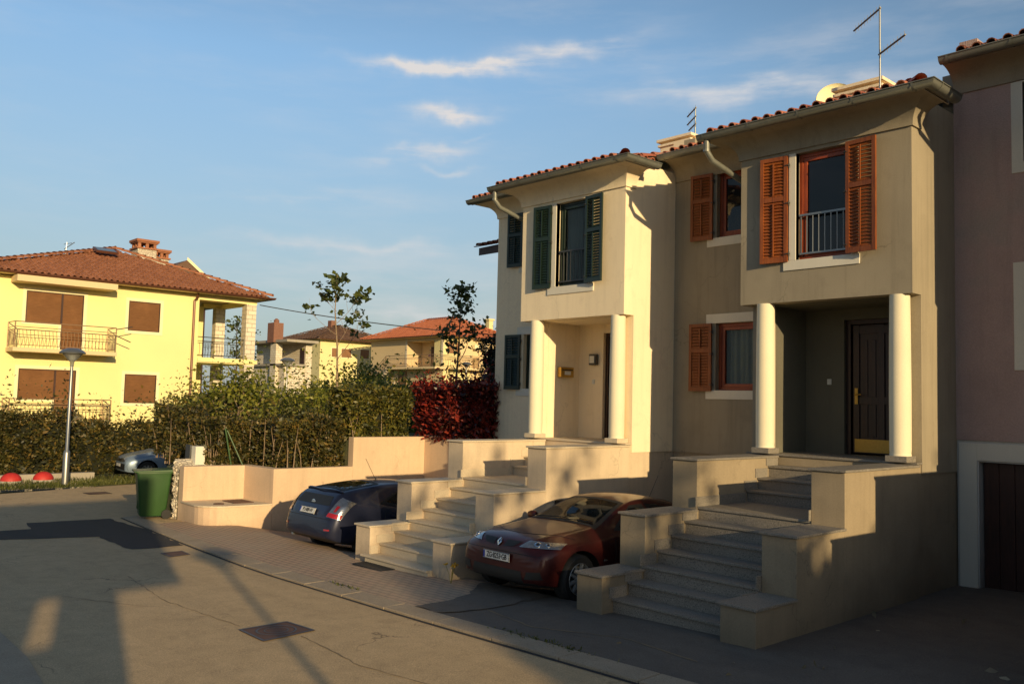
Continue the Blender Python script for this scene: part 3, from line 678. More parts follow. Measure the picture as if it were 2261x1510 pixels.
# ------------------------------------------------------------------ entrance stairs
def stairs(X0, dz, first_extra, cap, wallm, label, gmin):
    """x local -2.47..0 ; flight toward +v.  First tread may be an extra low one."""
    root = empty('entrance_stairs', (X0, 8.1, gmin), 0, label, 'stairs', 'entrance stairs of the terraced houses')
    off = -gmin
    xa, xb, xc, xd = -2.50, -2.09, -.43, 0
    zb = -1.0
    segs = [(8.06, 8.86, .454), (8.86, 9.95, 1.122), (9.95, 11.985, 1.796)]
    fl = []
    for i, (v0, v1, zt) in enumerate(segs):
        for a, b in ((xa, xb), (xc, xd)):
            p = MB(); p.box(a, b, v0, v1, zb+dz, zt+dz-.03); po = p.build('pier', wallm, root, bevel=.006)
            c = MB(); c.box(a-.025, b+.025, v0-.03, v1-.002 if i < 2 else v1+.0, zt+dz-.03, zt+dz); c.build('cap_slab', cap, po, bevel=.006)
    hgt = .165; steps = []
    for k in range(1, 8): steps.append((8.245+(k-1)*.287 - (0 if k < 7 else 0), .169+(k-1)*hgt))
    if first_extra:
        for k in range(1, first_extra+1): steps.insert(0, (8.245-k*.287, .169-k*hgt))
    lastv = 11.144
    for k in range(4): steps.append((lastv+k*.287, .169+(7+k)*hgt))
    for j, (v0, z) in enumerate(steps):
        v1 = steps[j+1][0] if j+1 < len(steps) else 12.03
        if j == len(steps)-1: continue
        s = MB(); s.box(xb, xc, v0+.02, v1+.02, z+dz-hgt-.01, z+dz-.03); so = s.build('step', cap, root)
        t = MB(); t.box(xb+.001 if v0 > 8.05 else xb-.10, xc-.001 if v0 > 8.05 else xc+.0, v0-.01, v1+.015, z+dz-.03, z+dz); t.build('tread', cap, so, bevel=.004)
        if v1 > 8.1:
            q = MB(); q.box(xb+.0005, xb+.012, max(v0-.06, 8.07), min(v1-.03, 11.98), z+dz, z+dz+.13); q.build('skirting', cap, so); q = MB(); q.box(xc-.012, xc-.0005, max(v0-.06, 8.07), min(v1-.03, 11.98), z+dz, z+dz+.13); q.build('skirting', cap, so)
    fl = MB(); fl.box(xb, xc, 8.25, 12.0, zb+dz, .0+dz); fl.box(xb, xc, 10, 12.0, 0+dz, .99+dz); fl.build('core', wallm, root)
    for ch in root.children: ch.location = (0, -8.1, off)
    return root
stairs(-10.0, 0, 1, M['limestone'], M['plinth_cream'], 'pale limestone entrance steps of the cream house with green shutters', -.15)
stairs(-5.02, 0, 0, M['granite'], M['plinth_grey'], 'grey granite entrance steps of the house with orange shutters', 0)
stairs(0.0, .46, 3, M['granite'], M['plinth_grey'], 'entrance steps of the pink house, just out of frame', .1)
vb = MB(); vb.box(-9.99, -9.93, 10.15, 10.95, .62, .95); tag(vb.build('basement_vent', M['black'], None), 'narrow black vent in the cream stair wall behind the red car', 'vent')

# ------------------------------------------------------------------ aerials, dish, small fittings on the houses
def rod(b, a, d, L, r=.012): a = Vector(a); b.tube([a, a+Vector(d)*L], r, 6)
def roof_aerial(x, y, z0, z1, booms, label):
    b = MB(); b.tube([(x, y, z0), (x, y, z1)], .016, 8); o = b.build('roof_aerial', M['steel'], smooth=60)
    tag(o, label, 'aerial', 'television aerials on the terraced houses')
    d = Vector((-.80, .60, 0)); sd = Vector((.6, .8, 0))
    for z, a, L, n in booms:
        c = MB(); s = Vector((x, y, z)) + d*a; c.tube([s, s+d*L], .016, 6)
        for i in range(n):
            q = s + d*(L*(i+.3)/n); c.tube([q-sd*.0-Vector((0, 0, .07)), q+Vector((0, 0, .07))], .004, 4)
        c.build('boom', M['iron'], o)
    return o
roof_aerial(-6.45, 14, 7.3, 9.2, [(9.17, -.03, .92, 9), (8.40, -.78, .82, 8)], 'tall aerial mast with two slanting booms above the grey house')
roof_aerial(-10.86, 15, 8.2, 8.78, [(8.76, -.05, .62, 4), (8.58, -.05, .62, 4), (8.42, -.05, .5, 4)], 'short aerial with three booms on the cream chimney')
b = MB(); prof = [(.40*math.sin(t), .11*(1-math.cos(t*1.4))) for t in [PI/2*i/8 for i in range(9)]]
dish = MB(); dish.lathe([(max(r, .001), h) for r, h in prof], (0, 0, 0), 28, 'y', cap=False); dish.lathe([(.405, .13), (.415, .14), (.405, .15)], (0, 0, 0), 28, 'y', cap=False)
so = dish.build('satellite_dish', M['white_far'], smooth=60); so.location = (-7.74, 15.0, 8.12); so.rotation_euler = (math.radians(-20), 0, math.radians(28)); so.scale = (.85, -.85, .85)
tag(so, 'round cream satellite dish beside the grey house chimney', 'dish')
a = MB(); a.tube([(0, 0, 0), (0, .25, -.1), (0, .25, -1.1)], .02, 8); a.build('arm', M['steel'], so)
mb = MB(); mb.box(-12.37, -12.26, 12.56, 12.93, 3.02, 3.22); o = mb.build('mailbox', M['brass'], bevel=.01); tag(o, 'brass letterbox with a white name slip on the cream porch wall', 'mailbox')
mb = MB(); mb.box(-12.258, -12.252, 12.66, 12.83, 3.07, 3.14); mb.build('name_slip', M['white_plastic'], o)
mb = MB(); mb.box(-12.255, -12.250, 12.60, 12.89, 3.155, 3.18); mb.build('slot', M['black'], o)
pl = MB(); pl.box(-12.02, -11.84, 13.10, 13.19, 3.28, 3.50); o = pl.build('wall_lamp', M['iron'], bevel=.01); tag(o, 'small square wall lamp with dark frame in the cream porch', 'lamp')
pl = MB(); pl.box(-11.99, -11.87, 13.085, 13.10, 3.32, 3.46); pl.build('lens', M['white_plastic'], o)

# ------------------------------------------------------------------ ground, road, kerb, pavers
def far_h(x, y):
    base = g(x, y)
    up = 3.6*smooth(24, 50, y)*smooth(5, -12, x + 20) if x < -5 else 0
    return max(base, -3) + up
def ramp_h(x, y, x0=-100, s=.19, v0=8.3):
    return g(x, y) - s*max(0, min(y, 13.6)-v0)
mbg = MB(); xs = sorted(set([-1500, -900, -500, -300, -200, -150] + list(range(-120, 40, 4)) + [80, 150, 300, 800])); ys = sorted(set([-800, -300, -120, -60] + list(range(-30, 90, 4)) + [120, 200, 400, 900, 1500]))
idx = {}
for i, x in enumerate(xs):
    for j, y in enumerate(ys):
        idx[i, j] = len(mbg.v); hh = far_h(max(x, -130), y) - .30
        mbg.v.append((x, y, hh))
for i in range(len(xs)-1):
    for j in range(len(ys)-1): mbg.f.append([idx[i, j], idx[i+1, j], idx[i+1, j+1], idx[i, j+1]]); mbg.mi.append(0)
sstruct(mbg.build('ground', M['ground'], fix=False))
def kv(x):      # centre line of the kerb: straight beside the houses, bending away at the far end
    pts = [(-23, 7.9), (-20.12, 6.94), (-17.75, 6.73), (-15.6, 6.56), (-12.2, 6.38), (-8.6, 6.30), (-5, 6.30), (12, 6.30)]
    for (a, b), (c, d) in zip(pts, pts[1:]):
        if x <= c: return b + (d-b)*(x-a)/(c-a)
    return 6.3
def strip_xs(a, b, st): n = max(1, int((b-a)/st)); return [a+(b-a)*i/n for i in range(n+1)]
def band(name, xs, lo, hi, zoff, m, n=1, hf=g, kind='structure'):
    """sheet between curves lo(x) and hi(x)"""
    b = MB()
    for i, x in enumerate(xs):
        for j in range(n+1):
            y = lo(x) + (hi(x)-lo(x))*j/n; b.v.append((x, y, hf(x, y)+zoff))
    for i in range(len(xs)-1):
        for j in range(n): a = i*(n+1)+j; b.f.append([a, a+n+1, a+n+2, a+1]); b.mi.append(0)
    return sstruct(b.build(name, m, fix=False), kind)
band('road', strip_xs(-20.2, 14, 1), lambda x: -12, kv, 0, M['road'], 12)
# the road runs on to the left and turns away behind the stone wall
b = MB(); poly = [(-20.2, -12), (-20.2, 6.95), (-21.2, 7.9), (-21.6, 9.3), (-21.6, 34), (-29.0, 34), (-28.4, 11.3), (-27.8, 8.7), (-27.3, 7.2), (-26.9, 6.0), (-26.6, 4), (-27, 0), (-29, -12)]
b.sheet(poly, lambda x, y: g(x)); sstruct(b.build('side_street', M['road'], fix=False))
b = MB(); b.sheet([(-20.9, 7.6), (-20.2, 6.97), (-17.9, 6.95), (-17.9, 9.0), (-21.1, 9.2)], lambda x, y: g(x)+.012); sstruct(b.build('pavement', M['road'], fix=False))
# flush kerb slabs
kb = MB(); x = -20.1; k = 0
while x < 9:
    L = 1.0; x1 = x+L-.012
    for a, c in ((x, x1),):
        y0, y1 = kv(a), kv(c); w = .32; jj = random.uniform(-.006, .006)
        kb.hexa([(a, y0, g(a)-.1), (c, y1, g(c)-.1), (c, y1+w, g(c)-.1), (a, y0+w, g(a)-.1), (a, y0+jj, g(a)+.030+jj), (c, y1+jj, g(c)+.030), (c, y1+w, g(c)+.034), (a, y0+w, g(a)+.034)])
    x += L
sstruct(kb.build('kerb', M['kerb'], bevel=.008))
band('kerb_joint', strip_xs(-20.1, 9, 1), lambda x: kv(x)-.05, lambda x: kv(x)+.01, .004, M['patch'])
xsP = strip_xs(-19.0, -8.9, .5)
def drive_h(x, y): return ramp_h(x, y) if x < -12.4 or (-10.1 < x < -7.4) else g(x, y)
band('driveway_pavers', strip_xs(-18.6, -12.6, .4), lambda x: kv(x)+.32, lambda x: 13.9, .028, M['pavers'], 30, ramp_h)
band('driveway_pavers_front', strip_xs(-12.6, -8.9, .4), lambda x: kv(x)+.32, lambda x: 8.35, .028, M['pavers'], 6, g)
band('yard', strip_xs(-8.9, 12, .7), lambda x: kv(x)+.32, lambda x: 8.4, .022, M['yard'], 6, g)
band('yard_ramp', strip_xs(-9.99, -7.4, .5), lambda x: 8.4, lambda x: 13.5, .022, M['yard'], 12, ramp_h)
band('yard_side', strip_xs(-5.1, 12, 1), lambda x: 8.4, lambda x: 13.5, .022, M['yard'], 6, g)
def ragged(poly, amp=.03, step=.18):
    out = []
    for (x0, y0), (x1, y1) in zip(poly, poly[1:]+poly[:1]):
        n = max(1, int(math.hypot(x1-x0, y1-y0)/step))
        for i in range(n): out.append((x0+(x1-x0)*i/n+random.uniform(-amp, amp), y0+(y1-y0)*i/n+random.uniform(-amp, amp)))
    return out
# resurfaced dark patch and small repairs
b = MB(); P = [(-20.3, 5.1), (-20.12, 6.66), (-18.2, 6.70), (-15.65, 6.50), (-15.74, 5.61), (-17.57, 5.63), (-18.15, 4.13), (-18.9, 2.2), (-20.0, 2.2), (-19.39, 4.4), (-19.34, 4.91)]
b.sheet(ragged(P), lambda x, y: g(x)+.006); sstruct(b.build('road_patch', M['patch'], fix=False))
def seam(pts, w, name='road_seam', m='seam', z=.005):
    b = MB(); pts2 = []
    for (x0, y0), (x1, y1) in zip(pts, pts[1:]):
        n = max(2, int(math.hypot(x1-x0, y1-y0)/.12))
        for i in range(n): pts2.append((x0+(x1-x0)*i/n+random.gauss(0, .006), y0+(y1-y0)*i/n+random.gauss(0, .008)))
    for i, (x, y) in enumerate(pts2):
        ww = w*random.uniform(.3, 1.3); b.v += [(x, y-ww/2, g(x)+z), (x, y+ww/2, g(x)+z)]
    for i in range(len(pts2)-1): b.f.append([2*i, 2*i+2, 2*i+3, 2*i+1]); b.mi.append(0)
    return sstruct(b.build(name, M[m], fix=False))
seam([(-13.4, 4.75), (-11.4, 4.5), (-9.3, 4.6)], .014); seam([(-8.6, 4.9), (-7.2, 4.75), (-5.5, 5.0), (-3, 4.9)], .018)
seam([(-12.5, 3.6), (-11.3, 4.1), (-10.9, 4.4)], .015)
b = MB(); b.sheet(ragged([(-8.88, 6.64), (-8.95, 7.4), (-9.6, 8.35), (-8.3, 8.35), (-8.2, 7.3), (-8.45, 6.64)], .05, .12), lambda x, y: g(x)+.034); sstruct(b.build('yard_edge', M['yard'], fix=False)); seam([(-8.9, 6.62), (-8.95, 7.4), (-9.3, 8.1)], .02, 'yard_joint'); seam([(-8.2, 7.2), (-7.2, 7.0), (-6.2, 7.4), (-5.0, 7.2)], .03, 'yard_joint', z=.026)
b = MB(); b.sheet([(-14, 2.6), (-10.87, 2.53), (-9.58, 2.48), (-8.53, 2.35), (-6, 2.1), (-6, -2), (-14, -2)], lambda x, y: g(x)+.007); sstruct(b.build('near_pavement', M['kerb'], fix=False))
def cover(pts, label, ring=False):
    b = MB(); b.sheet(pts, lambda x, y: g(x)+.008)
    o = b.build('manhole_cover', M['rust'], fix=False); tag(o, label, 'manhole cover')
    c = MB(); cx = sum(p[0] for p in pts)/len(pts); cy = sum(p[1] for p in pts)/len(pts)
    n = len(pts)
    fr = MB()
    for i in range(n):
        p, q = Vector(pts[i]), Vector(pts[(i+1) % n]); d = (q-p).normalized(); m_ = Vector((cx, cy)); nn = Vector((-d.y, d.x)); nn = nn if (m_-p).dot(nn) > 0 else -nn
        fr.add([(p.x, p.y, g(p.x)+.013), (q.x, q.y, g(q.x)+.013), (q.x+nn.x*.03, q.y+nn.y*.03, g(q.x)+.013), (p.x+nn.x*.03, p.y+nn.y*.03, g(p.x)+.013)], [(0, 1, 2, 3)])
    fr.build('frame', M['iron'], o, fix=False)
    if ring:
        for r0, r1 in ((.20, .222), (.12, .135)):
            vs = []
            for j in range(29):
                t = 2*PI*j/28
                for r in (r0, r1): vs.append((cx+r*math.cos(t), cy+r*math.sin(t), g(cx+r*math.cos(t))+.014))
            c.add(vs, [(2*j, 2*j+1, 2*j+3, 2*j+2) for j in range(28)])
        # raised square studs
        for i in range(-2, 3):
            for j in range(-2, 3):
                if abs(i)+abs(j) > 9: c.box(cx+i*.13-.02, cx+i*.13+.02, cy+j*.13-.02, cy+j*.13+.02, g(cx)+.004, g(cx)+.016)
        c.build('ring', M['iron'], o, fix=False)
cover([(-9.26, 4.50), (-8.62, 4.47), (-8.70, 5.13), (-9.28, 5.10)], 'large rusty square manhole cover with round emblem in the road', True)
cover([(-15.06, 5.85), (-14.6, 5.83), (-14.66, 6.2), (-15.08, 6.23)], 'small reddish manhole cover near the kerb beside the dark patch')
cover([(-26.1, 7.9), (-25.5, 7.9), (-25.5, 8.5), (-26.1, 8.5)], 'distant small manhole cover near the grass verge')
b = MB(); b.box(-12.05, -11.25, 7.72, 8.02, g(-11.6)-.02, g(-11.6)+.045)
o = b.build('door_mat', M['black'], bevel=.005); tag(o, 'black rectangular mat in front of the limestone steps', 'mat')
# ------------------------------------------------------------------ garden walls at the left driveway
gw = MB()
A_, B_, C_ = (-18.84, 7.74), (-18.66, 9.04), (-17.46, 9.13)
def wall_run(mb, p, q, z0, z1, t=.2):
    p, q = Vector(p), Vector(q); d = (q-p).normalized(); nn = Vector((-d.y, d.x))*t
    mb.prism([(p.x, p.y), (q.x, q.y), (q.x+nn.x, q.y+nn.y), (p.x+nn.x, p.y+nn.y)], z0, z1)
prof_poly = [A_, B_, C_, (-17.42, 11.08), (-17.64, 11.08), (-17.68, 9.37), (-18.91, 9.28), (-19.09, 7.74)]
gw.prism(prof_poly, -1.6, .935)
gw.prism([(-17.42, 11.08), (-17.40, 13.10), (-17.62, 13.30), (-17.64, 11.08)], -1.6, 1.60)
o = gw.build('garden_wall', M['wall_cream'], bevel=.01); tag(o, 'folded cream garden wall stepping up beside the left driveway', 'wall')
g2 = MB(); g2.prism([(-17.40, 13.10), (-15.0, 13.12), (-15.0, 13.33), (-17.62, 13.33)], -1.6, 1.64)
o = g2.build('garden_wall', M['wall_cream'], bevel=.01); tag(o, 'cream retaining wall under the red hedge beside the house', 'wall')
# low meter box with a stone top
bx = MB(); arc = [(-18.84, 7.735)] + [(-18.1 + .55*math.sin(t), 8.25 - .55*math.cos(t)) for t in [PI/2*i/6 for i in range(7)]]
poly = arc + [(-17.465, 9.125), (-18.655, 9.03)]
bx.prism(poly, -.9, .165); o = bx.build('wall_bench', M['wall_cream'], bevel=.006); tag(o, 'low cream plastered ledge with stone top and metal hatch', 'ledge')
cx, cy = -18.2, 8.4
bx = MB(); bx.prism([(x+(x-cx)*.035, y+(y-cy)*.035) if j < len(arc)+0 else (x, y) for j, (x, y) in enumerate(poly)], .166, .20); bx.build('top_slab', M['limestone'], o, bevel=.004)
bx = MB(); bx.box(-18.45, -17.85, 8.45, 8.9, .201, .215); bx.build('hatch', M['rust'], o, bevel=.003)
bx = MB(); bx.lathe([(.11, .201), (.11, .213), (.001, .215)], (-17.95, 8.15, 0), 16); bx.build('lid', M['rust'], o)
# soil behind the walls
b = MB(); b.prism([(-19.10, 7.75), (-18.93, 9.29), (-17.69, 9.38), (-17.65, 11.07), (-27, 11.07), (-21.5, 8.8), (-20.2, 7.9)], -1, .85); sstruct(b.build('garden_soil', M['ground'], fix=False))
b = MB(); b.prism([(-17.65, 11.09), (-17.63, 13.34), (-15.21, 13.34), (-15.21, 26), (-21.5, 26), (-21.5, 11.09)], -1, 1.52); sstruct(b.build('garden_terrace', M['ground'], fix=False))
# rough stone wall end
b = MB()
def rub(x, y, z): return 0
N_ = 14; M_ = 18
vs = []
rs = MB()
for fx in range(1):
    x0, x1, y0, y1 = -19.42, -19.10, 7.76, 9.2
    rs.prism([(x0, y0), (x1-.08, y0), (x1-.08, y1), (x0, y1)], -.8, lambda x, y: .93 if x > -19.2 else 1.06)
    for k in range(190):
        z = random.uniform(-.3, 1.0); r = random.uniform(.035, .075)
        side = random.random() < .6
        c = (random.uniform(x0, x1-.1), y0-.0) if side else (x0+.0, random.uniform(y0, y1))
        if random.random() < .25: c = (x1-.09, random.uniform(y0, y0+.1))
        q = [Vector((random.uniform(-1, 1), random.uniform(-1, 1), random.uniform(-1, 1))).normalized()*r*random.uniform(.7, 1.2) for _ in range(9)]
        bm = bmesh.new()
        for p in q: bm.verts.new(p + Vector((c[0], c[1], z)))
        try:
            bmesh.ops.convex_hull(bm, input=bm.verts)
            bm.verts.ensure_lookup_table(); bm.verts.index_update()
            rs.add([v.co[:] for v in bm.verts], [[v.index for v in f.verts] for f in bm.faces])
        except Exception: pass
        bm.free()
o = rs.build('stone_wall', M['rubble']); tag(o, 'rough rubble stone wall end beside the green bin', 'wall')
# gate post with a dark board
b = MB(); b.box(-19.42, -19.18, 8.12, 8.34, .8, 1.34); o = b.build('gate_post', M['white_trim'], bevel=.01); tag(o, 'cream post with dark board on top of the garden wall', 'post')
b = MB(); b.box(-19.70, -19.44, 8.10, 8.16, .78, 1.36); b.build('board', M['iron'], o, bevel=.005)
b = MB(); b.tube([(-19.0, 8.9, .8), (-19.0, 8.7, 1.75)], .02, 8); b.tube([(-18.75, 9.1, .8), (-19.0, 8.75, 1.7)], .016, 8)
o = b.build('fence_brace', M['bin_green']); tag(o, 'green leaning fence brace at the hedge corner', 'fence post')

# ------------------------------------------------------------------ wheelie bin
root = empty('wheelie_bin', (-19.72, 7.42, g(-19.7)+.012), math.radians(-14), 'green two wheeled rubbish bin standing by the stone wall', 'bin')
b = MB(); n = 7; rings = []
for z, w, d in ((.06, .22, .25), (.10, .235, .27), (.90, .285, .345), (.985, .295, .355), (.985, .315, .375), (1.01, .315, .375)):
    R = []
    for cx, cy, a0 in ((1, -1, -PI/2), (1, 1, 0), (-1, 1, PI/2), (-1, -1, PI)):
        for j in range(4):
            a = a0+PI/2*j/3; R.append((cx*(w-.05)+.05*math.cos(a), cy*(d-.05)+.05*math.sin(a), z))
    rings.append(R)
vs = [p for R in rings for p in R]; k = 16
fs = [(i*k+j, i*k+(j+1) % k, (i+1)*k+(j+1) % k, (i+1)*k+j) for i in range(len(rings)-1) for j in range(k)] + [tuple(range(k-1, -1, -1)), tuple((len(rings)-1)*k+j for j in range(k))]
b.add(vs, fs)
for s in (-.1, .1): b.box(s-.012, s+.012, -.30, -.262, .2, .84)
b.build('body', M['bin_green'], root, smooth=40)
b = MB(); b.prism([(-.31, -.42), (.31, -.42), (.325, -.36), (.325, .36), (-.325, .36), (-.325, -.36)], 1.012, lambda x, y: 1.045+.03*(y+.36)); b.tube([(-.27, .40, 1.02), (.27, .40, 1.02)], .018, 8)
for s in (-.25, 0, .25): b.box(s-.02, s+.02, .34, .42, .99, 1.03)
b.build('lid', M['bin_green'], root, bevel=.015)
for s in (-1, 1):
    b = MB(); b.lathe([(.02, -.03), (.07, -.03), (.10, -.028), (.10, .028), (.07, .03), (.02, .03)], (s*.27, .27, .10), 24, 'x'); b.build('wheel', M['rubber'], root, smooth=40)

# ------------------------------------------------------------------ bollards, street lamps, cable
for i, (x, y, lb) in enumerate(((-29.7, 6.95, 'red domed concrete bollard on the verge, the left one of two'), (-29.75, 7.85, 'red domed concrete bollard on the verge, the one nearer the street lamp'))):
    root = empty('bollard', (x, y, g(x)-.04), 0, lb, 'bollard', 'red domed bollards on the grass verge')
    b = MB(); b.lathe([(.32, -.1), (.32, .13), (.30, .16)], n=28); b.build('base', M['concrete'], root, smooth=40)
    b = MB(); b.lathe([(.29, .16)] + [(.29*math.cos(t), .16+.24*math.sin(t)) for t in [PI/2*i/9 for i in range(1, 9)]] + [(.004, .40)], n=28); b.build('dome', M['red_paint'], root, smooth=60)
def street_lamp(x, y, z, h, label, s=1.0):
    root = empty('street_lamp', (x, y, z), 0, label, 'street lamp', 'street lamps')
    b = MB(); b.lathe([(.12, 0), (.12, .04), (.10, .05), (.10, 1.0), (.085, 1.06), (.052, 1.10), (.042, h-.52)], n=16); b.build('pole', M['steel'], root, smooth=50)
    b = MB(); b.lathe([(.05, h-.55), (.06, h-.42), (.30, h-.16), (.31, h-.14)], n=24, cap=False); b.build('lamp_shade', M['white_plastic'] if 'lens' not in M else M['lens'], root, smooth=50)
    b = MB(); b.lathe([(.10, h-.36), (.11, h-.2), (.05, h-.16)], n=12); b.build('lamp', M['white_plastic'], root, smooth=50)
    b = MB(); b.lathe([(.36, h-.17), (.37, h-.14), (.30, h-.07), (.16, h-.01), (.01, h)], n=28); b.build('cap', M['steel'], root, smooth=60)
    return root
M['lens'] = mat_glass_window('lamp_lens', (.25, .25, .24), .15, .6)
street_lamp(-28.29, 8.06, g(-28.3)-.02, 3.80-g(-28.3), 'tall street lamp with domed head on the left grass verge')
street_lamp(-40, 21.4, -1, 5.42, 'small street lamp seen over the hedge by the brick chimney house')
street_lamp(-48.5, 40, 1.5, 3.75, 'distant street lamp in front of the orange roofed house')
street_lamp(7.25, -.17, g(7.25), 4.45, 'street lamp behind the viewer whose shadow falls on the road')
b = MB(); P0, P1 = Vector((-38.2, 18.9, 6.72)), Vector((-26.5, 24.6, 5.2))
b.tube([P0.lerp(P1, t/20) - Vector((0, 0, .18*4*(t/20)*(1-t/20))) for t in range(21)], .022, 5); o = b.build('overhead_cable', M['iron']); tag(o, 'thin black cable strung from the yellow house to the right', 'cable')

# ------------------------------------------------------------------ yellow house at the end of the street
def Yv(v): return v*.905
def Zf(z): return 2.5+(z-2.5)*.905
def plane_clip(O, U, S, poly):
    """returns keep(s,t) testing against a 2D polygon given in world points"""
    O, U, S = Vector(O), Vector(U), Vector(S); P = [((Vector(p)-O).dot(U), (Vector(p)-O).dot(S)) for p in poly]
    def keep(s, t):
        ins = False
        for (x1, y1), (x2, y2) in zip(P, P[1:]+P[:1]):
            if (y1 > t) != (y2 > t) and s < (x2-x1)*(t-y1)/(y2-y1)+x1: ins = not ins
        return ins
    return keep
def roof_face(mb, bd, poly, P=.25, R=.4, h=.06, seg=4):
    """poly: first two points = eave"""
    a, b_ = Vector(poly[0]), Vector(poly[1]); U = (b_-a).normalized(); n = U.cross(Vector(poly[2])-a).normalized()
    if n.z < 0: n = -n
    S = n.cross(U); 
    if S.z < 0: S = -S
    top = max((Vector(p)-a).dot(S) for p in poly)
    tile_field(mb, a, U, S, int((b_-a).length/P)+1, int(top/R)+1, P, R, h, plane_clip(a, U, S, poly), seg)
    bd.add([Vector(p)-n*.02 for p in poly], [tuple(range(len(poly)))])
def hip_roof(parent, x0, x1, y0, y1, z, peaks, tm, P=.25, seg=4, fascia=None):
    """x1 = front (toward +x).  peaks: (front_peak, back_peak)"""
    mb, bd = MB(), MB(); A, B, C_, D = (x1, y0, z), (x1, y1, z), (x0, y1, z), (x0, y0, z); p, q = peaks
    same = (Vector(p)-Vector(q)).length < .1
    roof_face(mb, bd, [A, B, p] , P=P, seg=seg)
    roof_face(mb, bd, [B, C_, q, p] if not same else [B, C_, p], P=P, seg=seg)
    roof_face(mb, bd, [C_, D, q], P=P, seg=seg)
    roof_face(mb, bd, [D, A, p, q] if not same else [D, A, p], P=P, seg=seg)
    for c, t in ((A, p), (B, p), (C_, q), (D, q)): ridge_caps(mb, Vector(c)+Vector((0, 0, .05)), Vector(t)+Vector((0, 0, .08)), .13, .4)
    if not same: ridge_caps(mb, Vector(p)+Vector((0, 0, .08)), Vector(q)+Vector((0, 0, .08)), .13, .4)
    r = mb.build('roof', tm, parent, smooth=50, fix=False)
    bd.add([Vector(k)-Vector((0, 0, .10)) for k in (A, B, C_, D)], [(0, 1, 2, 3)])
    bd.build('roof_boarding', fascia or M['concrete'], r, fix=False)
    gm = MB(); gm.sweep([(x0, y0, z+.0), (x1, y0, z+.0), (x1, y1, z+.0), (x0, y1, z+.0)][::1], [(d, h-.02) for d, h in GUT]); gm.build('gutter', M['gutter_brown'] if 'gutter_brown' in M else M['zinc'], parent)
    return r
M['gutter_brown'] = mat_plain('gutter_brown', (.12, .045, .025), .4, .3)
def railing(parent, pts, h, name='railing', m=None, step=.13, solid=None, r=.014):
    b = MB()
    for p, q in zip(pts, pts[1:]):
        p, q = Vector(p), Vector(q); L = (q-p).length; n = max(2, int(L/step))
        for z, rr in ((h, r*1.4), (h*.80, r), (h*.70, r), (.10, r)): b.tube([p+Vector((0, 0, z)), q+Vector((0, 0, z))], rr, 5)
        for i in range(n+1):
            c = p.lerp(q, i/n); e = p.lerp(q, min(1, (i+.5)/n))
            b.tube([c+Vector((0, 0, .1)), (c+e)/2+Vector((0, 0, h*.4)), c+Vector((0, 0, h*.70))], r*.7, 4)
        for c in (p, q): b.tube([c, c+Vector((0, 0, h))], r*1.6, 5)
    return b.build(name, m or M['iron'], parent)
def blind_window(parent, X, y0, y1, z0, z1, fr=.13, split=None, name='window', zs=None):
    """shuttered window on a wall facing +x; zs = bottom of the right-hand (door) part"""
    b = MB(); xf = X+.025
    if split is None: parts = [(y0, y1, z0, z1)]
    else: parts = [(y0, split, z0, z1), (split, y1, zs, z1)]
    zlo = min(p[2] for p in parts)
    f = MB(); f.box(X-.05, xf, y0-fr, y1+fr, z1, z1+fr)
    f.box(X-.05, xf, y0-fr, y0, z0-(fr if split is None else fr*.5), z1); f.box(X-.05, xf, y1, y1+fr, zlo-(fr if split is None else 0), z1)
    if split is None: f.box(X-.05, xf, y0, y1, z0-fr, z0)
    else: f.box(X-.05, xf, y0, split, z0-fr*.5, z0); f.box(X-.05, xf, split-fr*.8, split, zs, z0-fr*.5)
    fo = f.build(name, M['white_far'], parent)
    for a, c, d, e in parts:
        n = int((e-d)/.055)
        for k in range(n):
            z = d+(e-d)*k/n; h = (e-d)/n
            b.add([(X-.03, a+.03, z), (X-.03, c-.03, z), (X+.0, c-.03, z+h*.8), (X+.0, a+.03, z+h*.8)], [(0, 1, 2, 3)])
            b.add([(X+.0, a+.03, z+h*.8), (X+.0, c-.03, z+h*.8), (X-.03, c-.03, z+h), (X-.03, a+.03, z+h)], [(0, 1, 2, 3)])
    b.build('blind', M['blind'], fo, fix=False)
    d = MB()
    for a, c, dd, e in parts:
        d.box(X-.04, X+.012, a, a+.035, dd, e); d.box(X-.04, X+.012, c-.035, c, dd, e); d.box(X-.04, X+.012, a+.035, c-.035, dd, dd+.03); d.box(X-.04, X+.012, a+.035, c-.035, e-.03, e)
    d.build('frame', M['garage_door'], fo)
    return fo
